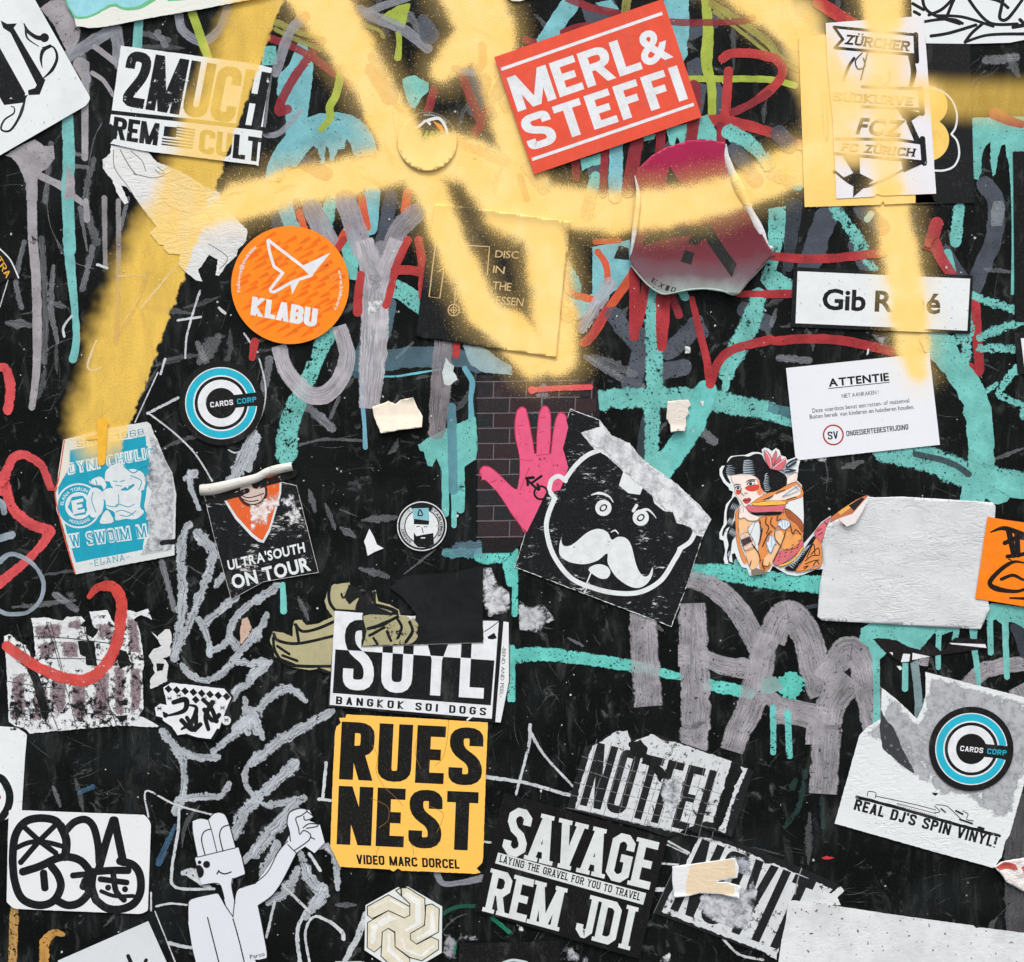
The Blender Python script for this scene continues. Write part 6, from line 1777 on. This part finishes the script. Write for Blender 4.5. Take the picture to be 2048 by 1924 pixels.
shape(s, 'D3 1640,380 1700,390 1720,440 1660,560 1600,760 1540,880 1500,860 1560,640 1600,480', ink((16, 20, 20), spray=False, wear=.2), 'tear', rough=3)
s = shredded('D3 1200,1190 1280,1100 1350,1040 1400,900 1560,940 1913,1045 D4 0,1060 240,1160 490,1270 560,1310 470,1420 180,1840 100,1840 D3 1700,1740 1058,1498', 'D3 1300,1120 1400,930 1560,965 1850,1085 1890,1130 D4 40,1130 480,1320 400,1420 300,1440 170,1420 90,1700 60,1850 D3 1860,1780 1500,1640 1115,1490 1230,1260', 'NOVIT', 'D3 1180,1470 D4 120,1790 D3 1420,945', 'shredded white on black letter sticker pinned under the forked cream tape', 1, 0)
shape(s, 'D3 1400,1380 1560,1300 1700,1350 1800,1260 1830,1340 1800,1560 1740,1640 1600,1600 1480,1540 1400,1480', residue((196, 202, 208), .75, .06), 'paper_fibre', rough=3); shape(s, 'D3 1620,1060 1780,1080 1820,1200 1760,1260 1680,1180 1600,1140', residue((170, 178, 188), .5, .06), 'paper_fibre', rough=2)
line(s, 'D4 250,1165 220,1250 200,1360', 8, ink((150, 154, 154), spray=False), 'tear_line'); line(s, 'D3 1058,1498 1200,1190', 5, ink((110, 114, 114), spray=False), 'edge_line')
shape(s, 'D4 400,1345 470,1350 540,1300 570,1330 520,1380 540,1440 440,1440 330,1410 430,1390', ink((220, 224, 226), spray=False, wear=.3), 'skater_figure', rough=1.5)
def wt(x, y): return 1.5+4*max(0, (y-1785)/10)+2.5*max(0, (x-1450)/20)
s = sticker('forked_tape', 'D3 1196,1150 1430,1120 1662,1086 1690,1150 1680,1230 1525,1262 1610,1268 1702,1290 1690,1380 1540,1352 1400,1348 1300,1370 1208,1378 1195,1260', paper((220, 224, 226), .1, .1, False), 'cream forked piece of tape stuck over the shredded letter sticker', 'tape', level=3, warp=wt, grid=4, rough=.5, thick=.0013)
shape(s, 'D3 1330,1140 1430,1122 1655,1090 1668,1220 1525,1250 1520,1268 1610,1275 1660,1290 1650,1368 1540,1345 1400,1342 1295,1365 1300,1260', paper((222, 206, 176), .15, .1, False), 'glue_stain', warp=lambda x, y: wt(x, y)+.15, grid=4, rough=.8)
# ---- record player sheet
s = sticker('vinyl_sheet', 'D4 495,830 680,170 740,110 C4 842,1780 846,1550 960,1640 1110,1782 1150,1700 1175,1600 1172,1432 1550,1530 1913,1622 2010,1650 D4 2010,180 1913,520 1800,920 1770,960 1740,1080 1682,1162 1200,1030', paper((218, 226, 228), .1, .25, False), 'white sheet with turntable print and slanted black lettering, mottled grey on top', 'poster', level=2, rough=.8)
shape(s, 'D4 690,165 850,250 1000,440 1090,480 1230,600 1500,680 1700,790 1822,800 1913,520 2008,180 C4 2008,1655 1913,1626 1550,1534 1176,1436 1178,1600 1150,1700 1110,1782 960,1640 848,1556 845,1780 D4 742,114', residue((176, 180, 184), .35, .045, False, (140, 144, 150)), 'grey_mottling', rough=2)
shape(s, 'D4 842,-20 880,60 930,110 985,230 1040,350 1092,440 1088,465 1000,400 930,340 855,270 830,120', ink((60, 62, 66), wear=.3, spray=False), 'tear', rough=2)
words(s, "REAL DJ'S SPIN VINYL!", 'D4 634,726 1692,1012 656,646', ink((22, 24, 26), wear=.2, spray=False), wx=.34, wy=.2, gap=.2)
line(s, 'D4 660,632 1000,722 1400,836 1725,922', 24, ink(BLK, wear=.25, spray=False), 'turntable_arm', wob=.35)
lines(s, '''
6|D4 740,625 745,592 800,600 798,640
6|D4 800,625 1100,690 1250,730
5|D4 960,680 1250,755
6|D4 1250,690 1330,700 1400,760 1440,800
12|D4 1290,720 1320,745
14|D4 1400,735 1450,760
6|D4 1450,735 1490,760 1480,800 1530,810
20|D4 1570,860 1605,870
14|D4 1430,800 1520,830
6|D4 1240,700 1280,740 1240,750''', ink((30, 32, 34), spray=False, wear=.1), 'turntable_line')
shape(s, 'D4 1218,598 1270,602 1250,622 1238,620', KN, 'tear'); multi(s, [(P(f'D4 {970+i*14},{690+i*4}')[0]+P(f'D4 {966+i*14},{716+i*4}')[0]) for i in range(22)], .9, ink((60, 62, 64), spray=False), 'turntable_ticks')
# ---- speckled sheet, bottom right
s = sticker('speckled_sheet', 'D4 150,1412 195,1404 560,1454 1000,1520 1530,1592 1550,1612 1590,1606 1913,1648 2010,1662 2010,1980 60,1980 80,1830 100,1700 130,1560', paper((216, 222, 224), .5, .12, False), 'large blank white sheet with dark specks in the lower right corner', 'poster', level=2, rough=.6)
# ---- lower left sheets
s = sticker('white_card', 'D1 -80,100 130,114 205,165 190,330 165,745 -80,860', Wp, 'white card with part of a thick black letter at the left edge', level=1, corner=[0, 4, 5, 0, 4, 0]); line(s, 'D1 -60,480 20,500 72,600 66,700 10,790 -60,800', 58, KN, 'thick_letter'); shape(s, disc(*P('D1 -6,635')[0], 5), ink((180, 120, 130)), 'pink_dot')
s = sticker('bubble_letter_sticker', 'D1 72,728 1082,766 1132,820 1108,1480 1058,1506 105,1466 54,1415 64,900', paper((220, 226, 228), .07, spray=False), 'rounded white sticker filled with thick black bubble letters', level=2, corner=[4, 3, 10, 3, 8, 8, 3, 0], rough=.3)
lines(s, '''
60|D1 470,880 420,810 300,790 190,820 120,920 100,1080 115,1260 170,1390 290,1440 400,1410 458,1310 440,1220 390,1150
42|D1 190,860 300,960 420,1050
42|D1 410,850 290,970 160,1120
38|D1 130,1010 230,970 350,970 470,1000
60|D1 175,1190 300,1150 430,1090 520,1080 610,1110 680,1190
64|D1 460,850 500,960 490,1080
56|D1 500,880 560,820 640,800 700,850 735,980 745,1120
60|D1 850,805 800,960 745,1160
60|D1 860,805 890,950 925,1120
56|D1 700,1190 840,1180 960,1180
46|D1 550,1218 650,1208
60|D1 660,1230 650,1300 672,1340 600,1420 510,1440 440,1410
56|D1 330,1200 340,1310
56|D1 640,1260 625,1300
60|D1 720,1400 800,1460 900,1470 1000,1430 1052,1340 1050,1220 1000,1140 900,1110
60|D1 700,1200 690,1300 720,1400
44|D1 755,1245 950,1270
44|D1 850,1200 870,1330 930,1400
30|D1 760,1335 860,1370 1000,1370''', KN, 'bubble_letter', wob=.03)
shape(s, disc(*P('D1 812,1308')[0], 6), KN, 'eye_dot'); shape(s, disc(*P('D1 938,1320')[0], 6), KN, 'eye_dot')
s = sticker('corner_sheet', 'D1 435,1855 1110,1560 1262,1900 1280,1990 435,1990', paper((206, 214, 218), .12, spray=False), 'white sheet corner at the bottom edge left of the paper man', 'poster', level=1); lines(s, '30|D1 960,1820 985,1880\n26|D1 1095,1850 1070,1900', KN, 'marker_line')
# ---- cut-out paper man
PM = paper((212, 219, 226), .05, spray=False)
s = sticker('paper_man', 'D1 1440,810 1500,790 1560,800 1590,760 1640,748 1690,765 1720,850 1765,1010 1790,1010 1835,1205 1745,1240 1735,1300 1760,1420 1770,1330 1830,1295 1913,1275 D2 60,1200 170,1040 230,960 260,900 230,820 250,750 330,715 400,730 430,780 400,810 480,840 515,970 440,1050 370,1000 310,1040 200,1260 120,1370 20,1440 60,1640 90,1830 0,1850 D1 1913,1868 1913,1990 1500,1990 1440,1750 1410,1560 1410,1420 1440,1390 1630,1350 1660,1400 1700,1470 1650,1290 1600,1275 1510,1290 1490,1200 1462,1090 1480,1075 1440,900', PM, 'paper cut-out of a square headed man raising a fist, black ink outlines', 'paper cut-out', level=3)
lines(s, '''
7|D1 1440,810 1500,790 1560,802
7|D1 1560,800 1600,755 1650,748 1700,790 1765,1010
7|D1 1440,815 1445,900 1480,1080
7|D1 1480,1080 1765,1010
7|D1 1560,800 1590,900 1625,1045
9|D1 1535,1060 1510,950 1530,890 1580,870
9|D1 1670,1035 1645,920 1665,860 1715,840
7|D1 1790,1012 1835,1205 1745,1240
7|D1 1740,1240 1735,1300 1760,1420
7|D1 1745,1520 1770,1340 1830,1300 1913,1275
7|D1 1410,1560 1412,1420 1440,1390 1630,1350 1680,1430 1745,1525
9|D1 1745,1540 1790,1700 1830,1868
9|D1 1555,1530 1600,1710 1640,1868
7|D1 1510,1290 1600,1275 1650,1290 1680,1390
10|D1 1625,1205 1640,1180
10|D1 1635,1185 1680,1205 1730,1190
7|D2 0,1270 90,1190 170,1040 240,960
7|D2 240,985 305,1050
7|D2 20,1440 130,1360 210,1240 305,1050
8|D2 260,960 250,880 235,820 255,745 330,715 385,730 340,770 300,790 320,860 330,910 360,880 410,910 400,950 350,990 290,1030
8|D2 385,740 430,780 370,805 360,775
8|D2 355,860 400,830 470,835 460,850 380,865
8|D2 410,930 440,945
9|D2 20,1440 60,1640 85,1830 0,1848''', KN, 'ink_outline', wob=.05)
for a, r in (('1548,1134', 7), ('1495,1118', 3.6)): shape(s, disc(*P('D1 '+a)[0], r), KN, 'eye')
shape(s, 'D1 1470,1150 1500,1140 1528,1180 1520,1220 1490,1232', KN, 'open_mouth', smooth=True)
words(s, 'Parco', 'D1 1875,1840 D2 70,1815 D1 1868,1810', KN, 'sans', name='signature')
# ---- hexagon knot sticker
s = sticker('hexagon_sticker', 'D2 1062,1305 1095,1318 1135,1300 1392,1450 1388,1795 1100,1965 812,1775 820,1440', paper((216, 224, 222), .05, spray=False), 'white hexagonal sticker with a cream interlocking knot at the bottom edge', level=2)
CR = ink((220, 217, 196), spray=False); CR2 = ink((204, 200, 178), spray=False, wear=.2)
for q in ('1045,1330 1085,1310 1135,1310 1262,1390 1268,1560 1250,1600 1155,1650 1170,1700 1200,1732 1310,1675 1365,1700 1365,1770 1240,1855 1150,1830 1040,1750 1040,1640 990,1612 945,1640 945,1740 885,1790 832,1755 835,1570 990,1480 1120,1530 1150,1500 1150,1430', '832,1450 990,1362 1150,1450 1150,1515 1110,1535 990,1480 870,1540 835,1515', '1270,1440 1315,1430 1370,1465 1365,1640 1200,1730 1155,1695 1155,1650 1260,1590', '940,1740 945,1640 990,1612 1038,1645 1040,1750 1150,1835 1150,1900 1020,1900 935,1820'):
    pts_ = 'D2 '+q; shape(s, pts_, CR, 'knot_band'); line(s, pts_+' '+q.split()[0], 8, KN, 'knot_outline', sharp=True)
for q in ('D2 1130,1340 1230,1400 1235,1580 1120,1640 1110,1620 1190,1570 1190,1430 1100,1370', 'D2 860,1590 990,1510 1050,1540 900,1620 890,1720 860,1730', 'D2 1010,1390 1130,1460 1110,1470 990,1400 880,1460 860,1455', 'D2 1330,1480 1340,1640 1210,1700 1200,1680 1300,1620 1300,1500', 'D2 1080,1640 1120,1760 1230,1810 1330,1730 1340,1745 1235,1830 1110,1780', 'D2 985,1650 1000,1650 1010,1760 1100,1860 1080,1870 980,1780'): shape(s, q, ink((232, 236, 232), spray=False, wear=.3), 'knot_highlight', rough=.8)
line(s, 'D2 1085,1310 1088,1370', 10, KN, 'nick')
# ---- black sticker at the bottom edge, torn scraps
s = sticker('black_badge', 'D2 1520,1728 D3 355,1708 362,1990 D2 1512,1990', ink((18, 19, 20), spray=False), 'top of a plain black sticker at the bottom edge below the college lettering', level=2); line(s, 'D2 1850,1868 1913,1850 D3 60,1856 110,1868', 20, ink((190, 206, 208), spray=False), 'white_arc')
s = sticker('torn_paper', 'D4 1682,1152 1740,1110 1850,1090 1913,1086 2010,1110 2010,1300 1930,1310 1900,1332 1840,1300 1770,1262 1730,1200', paper((226, 222, 220), .2, .4, False), 'crumpled white and red paper scrap at the right edge', 'paper scrap', level=3, rough=1.2, warp=lambda x, y: 3+3*noise.noise(Vector((x*.08, y*.08, 2))), grid=5, thick=.001)
for q in ('D4 1690,1150 1760,1110 1840,1130 1860,1170 1770,1160 1720,1170', 'D4 1880,1150 1913,1140 1990,1160 1990,1200 1913,1210'): shape(s, q, ink((190, 84, 74), spray=False, wear=.35), 'red_print', rough=1, warp=lambda x, y: 4.2+3*noise.noise(Vector((x*.08, y*.08, 2))), grid=5)
s = sticker('black_torn_strip', 'C4 785,1188 820,1182 905,1186 960,1205 1050,1245 1130,1268 1180,1240 1200,1212 1240,1235 1290,1280 1320,1262 1345,1220 1400,1176 1605,1192 1632,1256 1400,1290 1210,1316 1120,1330 1070,1366 1000,1362 940,1330 880,1290 830,1240', ink((24, 22, 23), spray=False), 'torn black strip with white slivers below the blank white sheet', 'paper scrap', level=1, rough=1)
for q in ('C4 1350,1216 1620,1226 1630,1254 1370,1226', 'C4 1008,1296 1060,1300 1052,1356 990,1360', 'C4 1078,1290 1210,1318 1075,1344', 'C4 905,1285 930,1288 930,1310'): shape(s, q, WN, 'white_sliver')
sticker('paper_chip', 'C4 960,1390 990,1390 1003,1410 985,1422', paper(WHT, .1, spray=False), 'tiny white chip under the torn black strip', 'paper scrap', level=0)
sticker('glossy_sticker', 'A2 1830,-60 1880,-10 1913,12 A3 60,14 160,-20 170,-60', paper((214, 224, 214), .1, .2), 'rounded bottom edge of a pale sticker at the top border in the yellow spray', level=2)
# small bits
sticker('paper_chip', 'B4 735,862 742,815 756,812 752,850', paper((190, 210, 216), .1), 'tiny pale blue chip above the warning label', 'paper scrap', level=0)
for o in list(bpy.data.objects):
    for k in ('_o', '_h'):
        if k in o: del o[k]
